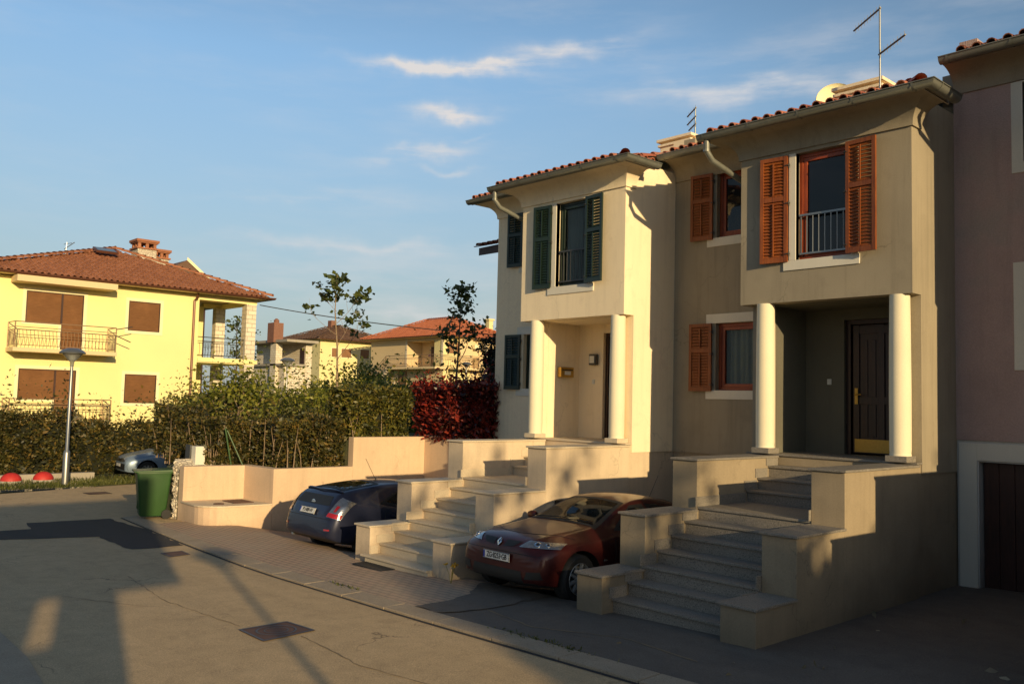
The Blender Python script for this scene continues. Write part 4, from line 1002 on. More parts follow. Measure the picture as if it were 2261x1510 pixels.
def yellow_house():
    X = -38; root = empty('yellow_house', (X-5, 12.5, -.8), 0, 'bright yellow two storey house with hip roof, balconies and stone pillared loggia', 'house')
    o0 = Vector((X-5, 12.5, -.8))
    yc = Yv(17.6); ye = Yv(20.62)
    b = MB(); holes_wall(b, 7.2, yc, -1.4, 6.88, X, X-.3, [(Yv(9.98), Yv(11.42), Zf(5.39), Zf(6.78)), (Yv(11.42), Yv(12.31), Zf(4.31), Zf(6.78)), (Yv(14.27), Yv(15.72), Zf(5.36), Zf(6.74)),
        (Yv(9.85), Yv(11.30), Zf(2.09), Zf(3.41)), (Yv(11.30), Yv(12.15), Zf(1.25), Zf(3.41)), (Yv(14.25), Yv(15.70), Zf(2.01), Zf(3.34))], swap=True)
    b.box(X-10.5, X-.3, 7.2, 7.5, -1.4, 6.88); b.box(X-10.5, X-.3, yc-.3, yc, -1.4, 6.88); b.box(X-10.5, X-10.2, 7.5, yc-.3, -1.4, 6.88)
    b.box(X-3.5, X-3.2, yc, Yv(19.45)-.1, -1.4, 6.7)       # rear wall of the loggia
    b.box(X-3.2, X, yc, ye, Zf(4.04), Zf(4.30)); b.box(X-3.4, X+.06, yc+.02, ye+.1, Zf(4.09), Zf(4.27))
    b.box(X-.3, X, yc, ye, 6.68, 6.88); b.box(X-3.5, X-3.2, Yv(19.45)-.1, ye, 6.68, 6.88); b.box(X-3.2, X-.3, ye-.3, ye, 6.68, 6.88)
    b.box(X-3.4, X-.05, yc, ye-.02, -1.4, 1.35)
    b.build('wall', M['yellow'], root)
    for v0, v1 in ((Yv(20.06), Yv(20.58)),):
        for z0, z1 in ((-1.4, Zf(4.04)), (Zf(4.31), 6.68)):
            s = MB(); s.box(X-.45, X+.03, v0, v1, z0, z1); s.build('pillar', M['pillar_stone'], root)
            s = MB(); s.box(X-3.55, X-3.15, v0-.05, v1-.05, z0, z1); s.build('pillar', M['pillar_stone'], root)
    railing(root, [(X-.1, yc, Zf(4.31)), (X-.1, Yv(20.05), Zf(4.31))], .9)
    railing(root, [(X-3.35, Yv(19.4), Zf(4.31)), (X-3.35, Yv(20.05), Zf(4.31))], .9)
    hip_roof(root, X-11, X+.55, 6.7, 19.1, 7.02, ((X-5.5, 14.0, 9.22), (X-5.6, 13.9, 9.22)), M['tiles_far'], P=.235, seg=5, fascia=M['peach'])
    blind_window(root, X, Yv(9.98), Yv(12.31), Zf(5.39), Zf(6.78), .13, Yv(11.42), zs=Zf(4.31))
    blind_window(root, X, Yv(14.27), Yv(15.72), Zf(5.36), Zf(6.74))
    blind_window(root, X, Yv(9.85), Yv(12.15), Zf(2.09), Zf(3.41), .13, Yv(11.30), zs=Zf(1.25))
    blind_window(root, X, Yv(14.25), Yv(15.70), Zf(2.01), Zf(3.34))
    for zt, rz, y0, y1 in ((Zf(4.26), .98, Yv(9.30), Yv(13.45)), (Zf(1.18), .86, Yv(9.25), Yv(13.38))):
        s = MB(); s.box(X, X+1.1, y0, y1, zt-.15, zt); bo = s.build('balcony', M['peach'], root)
        railing(bo, [(X+.02, y0+.05, zt), (X+1.05, y0+.05, zt), (X+1.05, y1-.05, zt), (X+.02, y1-.05, zt)], rz, m=M['rail_beige'])
    s = MB(); s.box(X, X+.95, Yv(9.35), Yv(13.40), 6.62, 6.86); s.build('canopy', M['peach'], root)
    s = MB(); s.tube([(X+.35, Yv(17.35), 6.96), (X+.25, Yv(17.38), 6.72), (X+.08, Yv(17.32), 6.6), (X+.08, Yv(17.32), -1)], .055, 8); s.build('downpipe', M['gutter_brown'], root)
    for (x, y, w, zb, zt) in ((-45.2, 15.95, .46, 8.2, 10.18), (-45.8, 16.95, .36, 8.2, 9.9)):
        s = MB(); s.box(x-w, x+w, y-w, y+w, zb, zt-.5); ch = s.build('chimney', M['rubble'], root)
        s = MB(); s.box(x-w-.08, x+w+.08, y-w-.08, y+w+.08, zt-.5, zt-.43)
        for dx in (-1, 0, 1):
            for dy in (-1, 0, 1):
                if dx or dy: s.box(x+dx*(w-.08)-.07, x+dx*(w-.08)+.07, y+dy*(w-.08)-.07, y+dy*(w-.08)+.07, zt-.43, zt-.2)
        s.box(x-w-.05, x+w+.05, y-w-.05, y+w+.05, zt-.2, zt-.14); s.prism([(x-w-.1, y-w-.1), (x+w+.1, y-w-.1), (x+w+.1, y+w+.1), (x-w-.1, y+w+.1)], zt-.14, lambda a, c: zt-.02)
        s.build('chimney_cap', M['tiles_far'], ch)
    # skylight lying in the front slope
    e1, e2 = Vector((0, 1, 0)), Vector((-5.5, 0, 2.2)).normalized(); nn = e1.cross(e2); nn = nn if nn.z > 0 else -nn
    c = Vector((X+.55, 13.05, 7.02)) + e2*4.75 + nn*.12; Mx = Matrix((e1, e2, nn)).transposed()
    s = MB(); s.obox(c, (.95, .62, .10), Mx); sk = s.build('skylight', M['gutter_brown'], root); s = MB(); s.obox(c+nn*.052, (.80, .48, .01), Mx); s.build('pane', M['glass_blue'], sk)
    # clothes line arms
    s = MB(); s.tube([(X+1.05, Yv(13.4), Zf(5.28)), (X+1.0, Yv(14.1), Zf(5.45))], .02, 5); s.tube([(X+1.05, Yv(13.4), Zf(5.0)), (X+1.0, Yv(14.05), Zf(4.75))], .02, 5); s.build('clothes_line_arm', M['iron'], root)
    for ch in root.children: ch.location = -o0
    s = MB(); s.tube([(-46, 12.5, 8.4), (-46, 12.55, 9.7)], .02, 5); s.tube([(-46, 12.45, 9.35), (-46, 12.9, 9.75)], .02, 5); s.tube([(-46.1, 12.45, 9.6), (-45.9, 12.75, 9.68)], .015, 5)
    o = s.build('roof_aerial', M['steel']); tag(o, 'thin small aerial on the yellow house roof', 'aerial')
M['rail_beige'] = mat_plain('rail_beige', (.34, .22, .13), .5, .3)
M['glass_blue'] = mat_plain('glass_blue', (.12, .16, .2), .1)
yellow_house()
root = empty('gabled_house', (-60, 23, 0), 0, 'dark gabled roof with white verge peeping out behind the yellow house', 'house')
s = MB(); s.prism([(-64, 22.9), (-60, 22.9), (-60, 25.6), (-64, 25.6)], 0, 10.6); s.build('wall', M['garage_door'], root)
s = MB(); s.add([(-60, 22.4, 10.7), (-60, 24.15, 11.75), (-60, 26.2, 10.3), (-64, 22.4, 10.7), (-64, 24.15, 11.75), (-64, 26.2, 10.3)], [(0, 1, 2), (0, 1, 4, 3), (1, 2, 5, 4), (3, 4, 5)]); s.build('roof', M['tiles_brown'], root)
s = MB(); s.add([(-59.9, 24.1, 11.95), (-59.9, 24.1, 11.7), (-59.9, 26.2, 10.1), (-59.9, 26.2, 10.32)], [(0, 1, 2, 3)]); s.build('verge', M['white_far'], root)
for ch in root.children: ch.location = (60, -23, 0)

# ------------------------------------------------------------------ more distant houses
def mp(k): return lambda x, y, z: (x*k, y*k, 2.5+(z-2.5)*k)
def orange_house():
    q = mp(1.12); root = empty('orange_roofed_house', q(-62, 50, 0), 0, 'peach house with orange hip roof, outside staircase and long balcony', 'house'); o0 = Vector(q(-62, 50, 0))
    def bx(mb, x0, x1, y0, y1, z0, z1): a, b_ = q(x0, y0, z0), q(x1, y1, z1); mb.box(a[0], b_[0], a[1], b_[1], a[2], b_[2])
    w = MB(); bx(w, -69.9, -64.1, 46, 53, 0, 7.9); bx(w, -64.1, -58.95, 47.6, 53, 5.3, 7.9); bx(w, -64.1, -58.95, 46.02, 53, 0, 5.15); bx(w, -58.95, -58.6, 47.6, 49, 5.3, 7.9) 
    bx(w, -64.1, -59.0, 46.0, 47.6, 7.62, 7.9)
    w.build('wall', M['peach'], root)
    w = MB(); bx(w, -60.2, -58.92, 46.03, 49.0, 5.3, 7.9); bx(w, -58.95, -58.9, 46.03, 49, 1, 5.15); bx(w, -62.5, -60.5, 49.0, 53.0, 5.3, 7.9); w.build('side_wall', M['pale_yellow'], root)
    w = MB(); bx(w, -58.90, -58.0, 49.2, 50.4, 5.3, 6.25); w.build('parapet', M['peach'], root)
    w = MB()
    for x in (-64.25, -59.05): bx(w, x-.12, x+.12, 45.97, 46.15, 5.3, 7.9)
    bx(w, -61.4, -61.2, 45.97, 46.05, 3, 5.1); bx(w, -66.1, -65.9, 45.97, 46.05, 3, 5.1); bx(w, -58.9, -58.5, 50.3, 50.6, 1, 7.9); w.build('quoins', M['pillar_stone'], root)
    w = MB(); bx(w, -66.0, -58.7, 45.0, 47.6, 5.13, 5.32); bx(w, -58.9, -57.9, 46.5, 50.5, 5.13, 5.3); w.build('balcony', M['peach'], root)
    a, b_, c = q(-66.0, 45.05, 5.32), q(-58.75, 45.05, 5.32), q(-57.95, 49.2, 5.32)
    railing(root, [a, b_, c], 1.12, m=M['rail_beige'], step=.25, r=.022)
    railing(root, [q(-69.0, 45.2, 3.4), a], 1.12, m=M['rail_beige'], step=.3, r=.022)
    s = MB()
    for i in range(10):
        t = i/10; x = -69.0+3.0*t; z = 3.4+1.9*t; bx(s, x, x+.32, 45.1, 45.9, z-.25, z+.15)
    s.build('outside_stairs', M['concrete'], root)
    d = MB(); bx(d, -62.66, -61.44, 47.55, 47.59, 5.33, 7.2); d.build('door', M['garage_door'], root)
    d = MB(); bx(d, -65.35, -64.1, 45.98, 46.015, 3.2, 5.0); d.build('door', M['blind'], root)
    for y0, y1, z0, z1 in ((46.45, 47.2, 6.5, 7.45), (47.3, 48.03, 6.5, 7.45)):
        d = MB(); bx(d, -58.91, -58.88, y0, y1, z0, z1); wo = d.build('window', M['blind'], root)
    d = MB(); bx(d, -58.91, -58.88, 47.8, 48.6, 3.2, 4.2); d.build('window', M['dark_interior'], root)
    d = MB(); bx(d, -58.6, -58.2, 48.9, 49.5, 7.0, 7.35); d.build('air_conditioner', M['white_far'], root)
    x0, y0, z = q(-70.7, 45.3, 7.98); x1, y1, _ = q(-58.2, 54.3, 7.98); p = q(-62.2, 49.8, 9.95); p2 = q(-66.4, 49.8, 9.95)
    hip_roof(root, x0, x1, y0, y1, z, (p, p2), M['tiles_orange'], P=.33, seg=3, fascia=M['peach'])
    s = MB(); bx(s, -62.9, -62.3, 54.0, 54.5, 8.3, 10.1); bx(s, -63.0, -62.2, 53.9, 54.6, 10.1, 10.25); s.build('chimney', M['pale_yellow'], root)
    for ch in root.children: ch.location = -o0
orange_house()
def brown_house():
    q = mp(1.1); root = empty('brown_roofed_house', q(-80, 48, 0), 0, 'pale yellow house with dark brown hip roof between the others', 'house'); o0 = Vector(q(-80, 48, 0))
    def bx(mb, x0, x1, y0, y1, z0, z1): a, b_ = q(x0, y0, z0), q(x1, y1, z1); mb.box(a[0], b_[0], a[1], b_[1], a[2], b_[2])
    w = MB(); bx(w, -83.5, -75.8, 44, 52.0, 0, 8.15); w.build('wall', M['pale_yellow'], root)
    for y0, y1, z0, z1 in ((45.3, 46.0, 6.5, 7.35), (46.4, 47.5, 6.5, 7.35), (48.6, 49.6, 6.5, 7.4)):
        f = MB(); bx(f, -75.8, -75.77, y0-.1, y1+.1, z0-.1, z1+.1); fo = f.build('window', M['white_far'], root); d = MB(); bx(d, -75.77, -75.75, y0, y1, z0, z1); d.build('blind', M['blind'], fo)
    x0, y0, z = q(-84.2, 43.3, 8.18); x1, y1, _ = q(-75.1, 52.8, 8.18)
    hip_roof(root, x0, x1, y0, y1, z, (q(-78.2, 47.6, 9.75), q(-80.6, 47.6, 9.75)), M['tiles_brown'], P=.36, seg=3)
    s = MB(); bx(s, -80.3, -79.6, 47.4, 48.0, 9.2, 10.45); s.build('chimney', M['pillar_brick'], root)
    for ch in root.children: ch.location = -o0
brown_house()
root = empty('stone_terrace_house', (-70, 37, 0), 0, 'low stone house with flat terrace roof and tall brick chimney', 'house')
s = MB(); s.box(-75, -72.4, 37, 38.8, 0, 7.1); s.box(-72.4, -68.2, 38.2, 38.8, 0, 7.1); s.box(-75, -68.3, 36.3, 38.2, 0, 5.1); s.build('wall', M['pillar_stone'], root)
s = MB(); s.box(-75.6, -67.3, 35.9, 38.9, 7.1, 7.32); s.box(-75.4, -68.0, 36.0, 38.2, 5.1, 5.28); s.build('flat_roof', M['concrete'], root)
for x in (-69.9,):
    s = MB(); s.box(x-.5, x+.5, 36.0, 36.6, 0, 7.1); s.build('pillar', M['pillar_stone'], root)
s = MB(); s.box(-70.5, -69.35, 35.7, 36.6, 7.1, 8.8); s.lathe([(.22, 8.8), (.24, 9.05), (.08, 9.2)], (-69.9, 36.2, 0), 10); s.build('chimney', M['pillar_brick'], root)
s = MB(); s.box(-69.1, -68.4, 38.15, 38.19, 5.3, 6.7); s.build('door', M['garage_door'], root)
for ch in root.children: ch.location = (70, -37, 0)

# small roof corner seen past the left edge of the cream house
root = empty('neighbour_house', (-17.5, 22, 0), 0, 'neighbouring house whose dark eaves show left of the cream house', 'house')
s = MB(); s.box(-15.9, -15.2, 20.6, 30, 0, 6.9); s.build('wall', M['plaster_cream'], root)
s = MB(); r_ = MB(); tile_field(r_, (-16.9, 14.15, 6.38), (1, 0, 0), (0, 1/1.044, .3/1.044), 8, 16, .2, .36, .062); ro = r_.build('roof', M['tiles_dark'], root, fix=False)
s.prism([(-16.85, 14.2), (-15.32, 14.2), (-15.32, 19.6), (-16.85, 19.6)], lambda x, y: 6.16+.3*(y-14.2), lambda x, y: 6.35+.3*(y-14.2)); s.box(-16.1, -15.95, 14.3, 14.5, 5.95, 6.2); s.build('eaves', M['garage_door'], ro)
s = MB(); s.box(-16.0, -15.3, 14.9, 19, 5.9, 6.4); s.build('beam', M['garage_door'], root)
for ch in root.children: ch.location = (17.5, -22, 0)

# ------------------------------------------------------------------ vegetation
def leaf_mesh(name, pts, size, m, parent=None, stretch=.5, up=.0, jitter=.35, droop=None):
    n = len(pts); pts = np.asarray(pts, float)
    a = RNG.normal(size=(n, 3)); a[:, 2] = a[:, 2]*.7 + up; a /= np.linalg.norm(a, axis=1)[:, None]
    c = RNG.normal(size=(n, 3)); b = np.cross(a, c); b /= np.linalg.norm(b, axis=1)[:, None]; nn = np.cross(a, b)
    L = (size*(1+jitter*RNG.normal(size=n))).clip(size*.4, size*2)[:, None]; W = L*stretch
    v = np.stack([pts, pts + a*L*.5 + b*W*.5 + nn*L*.08, pts + a*L, pts + a*L*.5 - b*W*.5 + nn*L*.08], 1).reshape(-1, 3)
    me = bpy.data.meshes.new(name); me.vertices.add(4*n); me.vertices.foreach_set('co', v.ravel())
    me.loops.add(4*n); me.polygons.add(n); me.loops.foreach_set('vertex_index', np.arange(4*n)); me.polygons.foreach_set('loop_start', np.arange(0, 4*n, 4))
    me.update(); me.validate()
    return link_mesh(name, me, m, parent)
def lump(p, f=1.3, seed=0):
    x, y, z = p[:, 0]*f+seed, p[:, 1]*f+seed*1.7, p[:, 2]*f
    return (np.sin(x*1.3+np.sin(y*2.1)) + np.sin(y*1.7+z*1.1+np.sin(x*.9)) + np.sin(z*2.3+x*.7) + .6*np.sin(3.1*x+2.2*z) + .6*np.sin(2.7*y-3.3*z))/4
def hedge(name, boxes, n, size, m, label, cat='hedge', depth=.22, lumpy=.16, stems=0, core=True, fmin=None, stretch=.5, stray=.04, zcut=None, stemmat=None, group=None, extra=None):
    """boxes: (x0,x1,y0,y1,z0,z1)"""
    root = empty(name, ((boxes[0][0]+boxes[0][1])/2, (boxes[0][2]+boxes[0][3])/2, boxes[0][4]), 0, label, cat, group); P = []
    areas = [max(.1, 2*((b[1]-b[0])+(b[3]-b[2]))*(b[5]-b[4]) + (b[1]-b[0])*(b[3]-b[2])) for b in boxes]; tot = sum(areas)
    cb = MB()
    for b_, ar in zip(boxes, areas):
        k = int(n*ar/tot); x0, x1, y0, y1, z0, z1 = b_; p = RNG.random((k*3, 3))*[x1-x0, y1-y0, z1-z0] + [x0, y0, z0]
        # distance to the nearest exposed face
        d = np.minimum.reduce([p[:, 0]-x0, x1-p[:, 0], p[:, 1]-y0, y1-p[:, 1], z1-p[:, 2]])
        lv = lump(p, 2.2, len(label)); keep = RNG.random(len(p)) < np.exp(-np.maximum(0, d-.05)/depth)
        p = p[keep]; d = d[keep]; lv = lv[keep]
        c = np.array([(x0+x1)/2, (y0+y1)/2, (z0+z1)/2]); dirv = p-c; dirv /= np.linalg.norm(dirv, axis=1)[:, None]+1e-6; dirv[:, 2] = np.abs(dirv[:, 2])
        p = p + dirv*(lv*lumpy)[:, None]
        st = RNG.random(len(p)) < stray; p[st, 2] += np.abs(RNG.normal(size=st.sum()))*lumpy*1.3
        gap = lump(p, 4.5, 3) > -.62; p = p[gap]
        P.append(p)
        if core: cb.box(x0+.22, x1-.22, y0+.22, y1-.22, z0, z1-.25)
    P = np.concatenate(P); P[:, 2] = np.maximum(P[:, 2], (boxes[0][4] if fmin is None else fmin))
    leaf_mesh('foliage', P, size, m, root, stretch, up=.35, jitter=.5)
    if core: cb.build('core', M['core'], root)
    if stems:
        s = MB()
        for i in range(stems):
            b_ = random.choice(boxes); side = random.random() < .6
            x = random.uniform(b_[0], b_[1]); y = random.uniform(b_[2], b_[2]+.15) if side else random.uniform(b_[2], b_[3])
            if not side: x = b_[1]-random.uniform(0, .15)
            h = (b_[5]-b_[4])*random.uniform(.5, 1.12); lx, ly = random.uniform(-.18, .18), random.uniform(-.18, .18)
            s.tube([(x, y, b_[4]-.05), (x+lx*.4, y+ly*.3, b_[4]+h*.5), (x+lx, y+ly, b_[4]+h)], [random.uniform(.008, .02), .010, .004], 4)
        s.build('stems', stemmat or M['bark_light'], root)
    o0 = Vector(root.location)
    for ch in root.children: ch.location = -o0
    return root
M['core'] = mat_plain('hedge_core', (.012, .014, .006), 1)  # near-black box added inside the leaves to block light
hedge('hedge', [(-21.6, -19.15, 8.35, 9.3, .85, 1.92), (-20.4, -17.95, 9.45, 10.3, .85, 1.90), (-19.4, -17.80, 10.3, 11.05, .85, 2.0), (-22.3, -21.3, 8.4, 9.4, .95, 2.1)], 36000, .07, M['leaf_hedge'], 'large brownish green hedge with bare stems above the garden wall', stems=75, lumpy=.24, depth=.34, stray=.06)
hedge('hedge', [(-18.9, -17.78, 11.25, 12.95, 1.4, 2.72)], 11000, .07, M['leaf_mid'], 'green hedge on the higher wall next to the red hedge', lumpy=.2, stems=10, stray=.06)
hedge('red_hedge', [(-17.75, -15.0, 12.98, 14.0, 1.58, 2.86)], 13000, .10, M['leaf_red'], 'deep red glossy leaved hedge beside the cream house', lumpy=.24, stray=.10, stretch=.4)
hedge('hedge', [(-32.6, -31.2, 5.2, 7.3, -.4, 1.5), (-32.4, -31.1, 7.0, 9.0, -.4, 1.65), (-33.6, -32.4, 8.8, 12.5, -.4, 1.35)], 22000, .10, M['leaf_hedge'], 'broad hedge behind the bollards in front of the yellow house', lumpy=.45, stray=.10, depth=.35)
hedge('shrub', [(-30.2, -29.4, 11.6, 13.6, -.4, 2.0)], 5000, .09, M['leaf_hedge'], 'tall loose shrub behind the silver blue car', lumpy=.4, stray=.15, depth=.4)
hedge('shrub', [(-25.5, -23.3, 10.2, 12.2, .0, 2.45)], 8000, .09, M['leaf_bright'], 'bright green spring bush behind the large hedge', lumpy=.5, stray=.14, depth=.5, core=False)
hedge('shrub', [(-27.5, -23.0, 13.2, 16.0, .5, 2.65)], 10000, .10, M['leaf_bright'], 'wide bright green bush under the first young tree', lumpy=.5, stray=.12, depth=.5, core=False)
hedge('shrub', [(-34, -29.0, 19.0, 24.5, .5, 3.1)], 9000, .14, M['leaf_bright'], 'light green bush in front of the pale yellow house', lumpy=.6, stray=.1, depth=.6)
hedge('shrub', [(-23.5, -19.5, 15.5, 17.4, 1, 2.35)], 7000, .10, M['leaf_bright'], 'green bush behind the hedge below the orange roofed house', lumpy=.35, stray=.15, depth=.5)
hedge('conifer', [(-17.35, -16.15, 14.6, 15.8, 1.4, 4.1)], 9000, .07, M['leaf_dark'], 'dark narrow conifer beside the cream house wall', 'conifer', lumpy=.15, depth=.2)
hedge('shrub', [(-35.8, -34.6, 14.2, 19.5, -.9, 2.2)], 10000, .12, M['leaf_bright'], 'light green bushes below the loggia of the yellow house', 'shrub', lumpy=.5, depth=.5)

def tree(name, base, top, label, seed, lm, nl, lsize, spread=.9, trunk=.05, levels=3, clump=.28, group=None, first=.45, bark='bark_light', nbr=9, barek=0):
    rnd = random.Random(seed); root = empty(name, base, 0, label, 'tree', group); base = Vector(base); H = Vector(top)-base
    b = MB(); tips = []
    pts = [H*t + Vector((rnd.uniform(-.03, .03), rnd.uniform(-.03, .03), 0))*H.length*.5*t for t in (0, .2, .4, .6, .8, 1)]
    b.tube(pts, [trunk*(1-.85*t) for t in (0, .2, .4, .6, .8, 1)], 7)
    tips.append(pts[-1])
    def grow(p, d, L, r, lv):
        q = [p]; dd = d.copy()
        for i in range(4):
            dd = (dd + Vector((rnd.uniform(-.2, .2), rnd.uniform(-.2, .2), .14))).normalized(); q.append(q[-1]+dd*L/4)
        b.tube(q, [r*(1-.2*i) for i in range(5)], 5)
        tips.append(q[-1]); tips.append(q[3])
        if lv > 1:
            for i in range(rnd.choice((2, 3))):
                k = rnd.randint(1, 4); a = rnd.uniform(0, 2*PI); nd = (dd + Vector((math.cos(a), math.sin(a), rnd.uniform(0, .4)))*.8).normalized(); grow(q[k], nd, L*rnd.uniform(.45, .65), r*.55, lv-1)
    for i in range(nbr):
        t = first + (1-first)*(i+.3)/nbr*.95; a = i*2.4+rnd.uniform(-.4, .4); d = Vector((math.cos(a), math.sin(a), rnd.uniform(.5, 1.1))).normalized()
        p = H*t; grow(p, d, H.length*spread*(1.1-t)*rnd.uniform(.5, .8), trunk*.42*(1.15-t), levels)
    b.build('trunk', M[bark], root, smooth=60)
    P = []
    use = [t for t in tips if rnd.random() > barek]
    for k in range(nl):
        t = rnd.choice(use); P.append((t.x+rnd.gauss(0, clump), t.y+rnd.gauss(0, clump), t.z+rnd.gauss(0, clump*.8)))
    leaf_mesh('crown', P, lsize, lm, root, .75, up=.1)
    return root
tree('young_tree', (-24.0, 14.75, .6), (-24.1, 14.45, 6.35), 'slender young tree with sparse spring leaves and yellow trunk, the left one', 3, M['leaf_sapling'], 330, .17, .62, .055, 2, .09, 'young garden trees', .52, nbr=7, barek=.5)
tree('young_tree', (-22.35, 18.0, 1.3), (-22.2, 18.0, 6.1), 'young tree with darker fuller leaves in front of the orange roof, the right one', 8, M['leaf_sapling'], 420, .16, .7, .055, 2, .12, 'young garden trees', .42, bark='bark', nbr=9, barek=.2)
tree('fruit_tree', (-23.5, 11.0, .2), (-23.2, 11.1, 2.75), 'low spreading fruit tree with thick pale branches behind the hedge', 12, M['leaf_bright'], 2000, .10, 1.0, .14, 3, .3, None, .35, nbr=9)
tree('bare_tree', (-56, 26.2, 0), (-56, 26.2, 7.6), 'half bare tree seen through the loggia of the yellow house', 21, M['leaf_sapling'], 550, .2, .55, .10, 3, .25, None, .3, bark='bark', nbr=12)
tree('garden_tree', (-33, 21.5, 0), (-33, 21.5, 3.6), 'small blossoming tree in front of the dark roofed house', 31, M['leaf_bright'], 1200, .14, .8, .08, 3, .3, None, .3, nbr=8)

# grass verge by the bollards
root = None
P = []
for _ in range(15000):
    x = -27.6 - abs(random.gauss(0, 1.5)); y = random.uniform(3.6, 12.5)
    ex = -26.85 - max(0, (y-6.0))*.32
    if x > ex + .05: x = ex - random.random()*.6
    P.append((x, y, g(x)+.02*random.random()))
o = leaf_mesh('grass', P, .10, M['grass_blade'], None, .12, up=2.2); o['kind'] = 'stuff'
b = MB(); b.prism([(-30.9, 4.0), (-30.6, 4.0), (-30.6, 9.6), (-30.9, 9.6)], -1.2, -.14); o = b.build('low_wall', M['concrete']); tag(o, 'low cream wall along the foot of the broad hedge', 'wall')
b = MB(); b.prism([(-32.3, 11.5), (-31.9, 11.5), (-31.9, 12.7), (-32.3, 12.7)], -1.2, .42); o = b.build('stone_wall', M['rubble']); tag(o, 'pale drystone wall between hedge and parked silver blue car', 'wall')
# weeds by the kerb and at the pier
P = []
for _ in range(260):
    x = random.choice((-7.0, -6.4, -3.6, -10.5)) + random.gauss(0, .25); P.append((x, kv(x)+.32+random.gauss(0, .03), g(x)+.03))
o = leaf_mesh('weeds', P, .035, M['grass_blade'], None, .35, up=1.2); o['kind'] = 'stuff'
fw_ = empty('yellow_flower', (-9.82, 7.93, g(-9.8)), 0, 'small yellow flowering weed at the corner of the limestone steps', 'flower')
b = MB(); 
for k in range(5): b.tube([(0, 0, 0), (.03*math.sin(k*2), .03*math.cos(k*2), .15), (.09*math.sin(k*2.2), .06*math.cos(k*2), .28)], .004, 4)
b.build('stem', M['grass_blade'], fw_)
M['petal'] = mat_plain('petal', (.55, .34, .03), .6)
for k in range(5): leaf_mesh('blossom', [(.09*math.sin(k*2.2)+random.gauss(0, .012), .06*math.cos(k*2)+random.gauss(0, .012), .28+random.gauss(0, .01)) for _ in range(14)], .03, M['petal'], fw_, .7)
# fallen leaves and grit on the dark yard
P = [(random.uniform(-6.2, -.5), random.uniform(6.7, 11.5)) for _ in range(60)]; P = [(x, y, g(x)+.03) for x, y in P if not (x < -5.0 and y > 7.9)]
o = leaf_mesh('fallen_leaves', P, .07, mat_leaf('dry_leaf', [(.25, .2, .12), (.4, .34, .24)]), None, .6); o['kind'] = 'stuff'

# ------------------------------------------------------------------ house and added foliage behind the viewer (they cast the long shadows)
root = empty('opposite_house', (4.8, -4.5, 0), 0, 'house behind the viewer with an overhanging upper storey', 'house')
s = MB(); s.box(3.0, 3.3, -10, .31, 3.34, 5.75); s.box(3.3, 6.6, -10, -3.4, 0, 5.75); s.build('wall', M['plaster_cream'], root)
s = MB(); s.prism([(3.0, -1.2), (3.25, -1.2), (3.25, -.56), (3.0, -.48)], 0, 3.34); s.box(3.02, 3.3, -10, -1.52, 0, 3.335); s.box(3.05, 3.3, -1.52, -1.2, 0, 2.8); s.build('porch_wall', M['plinth_cream'], root)
s = MB(); s.box(3.0, 6.6, -10, -3.4, 5.76, 5.86); s.build('roof', M['tiles'], root)
for ch in root.children: ch.location = (-4.8, 4.5, 0)
hedge('shadow_hedge', [(20, 20.8, -2.0, 1.2, 0, 6.3), (20, 20.8, 1.2, 11.5, 0, 6.0)], 13000, .34, M['leaf_hedge'], 'tall dense tree hedge closing the street behind the viewer', lumpy=.45, depth=.4)  # unseen foliage added to throw a soft-edged shadow on yard and stairs
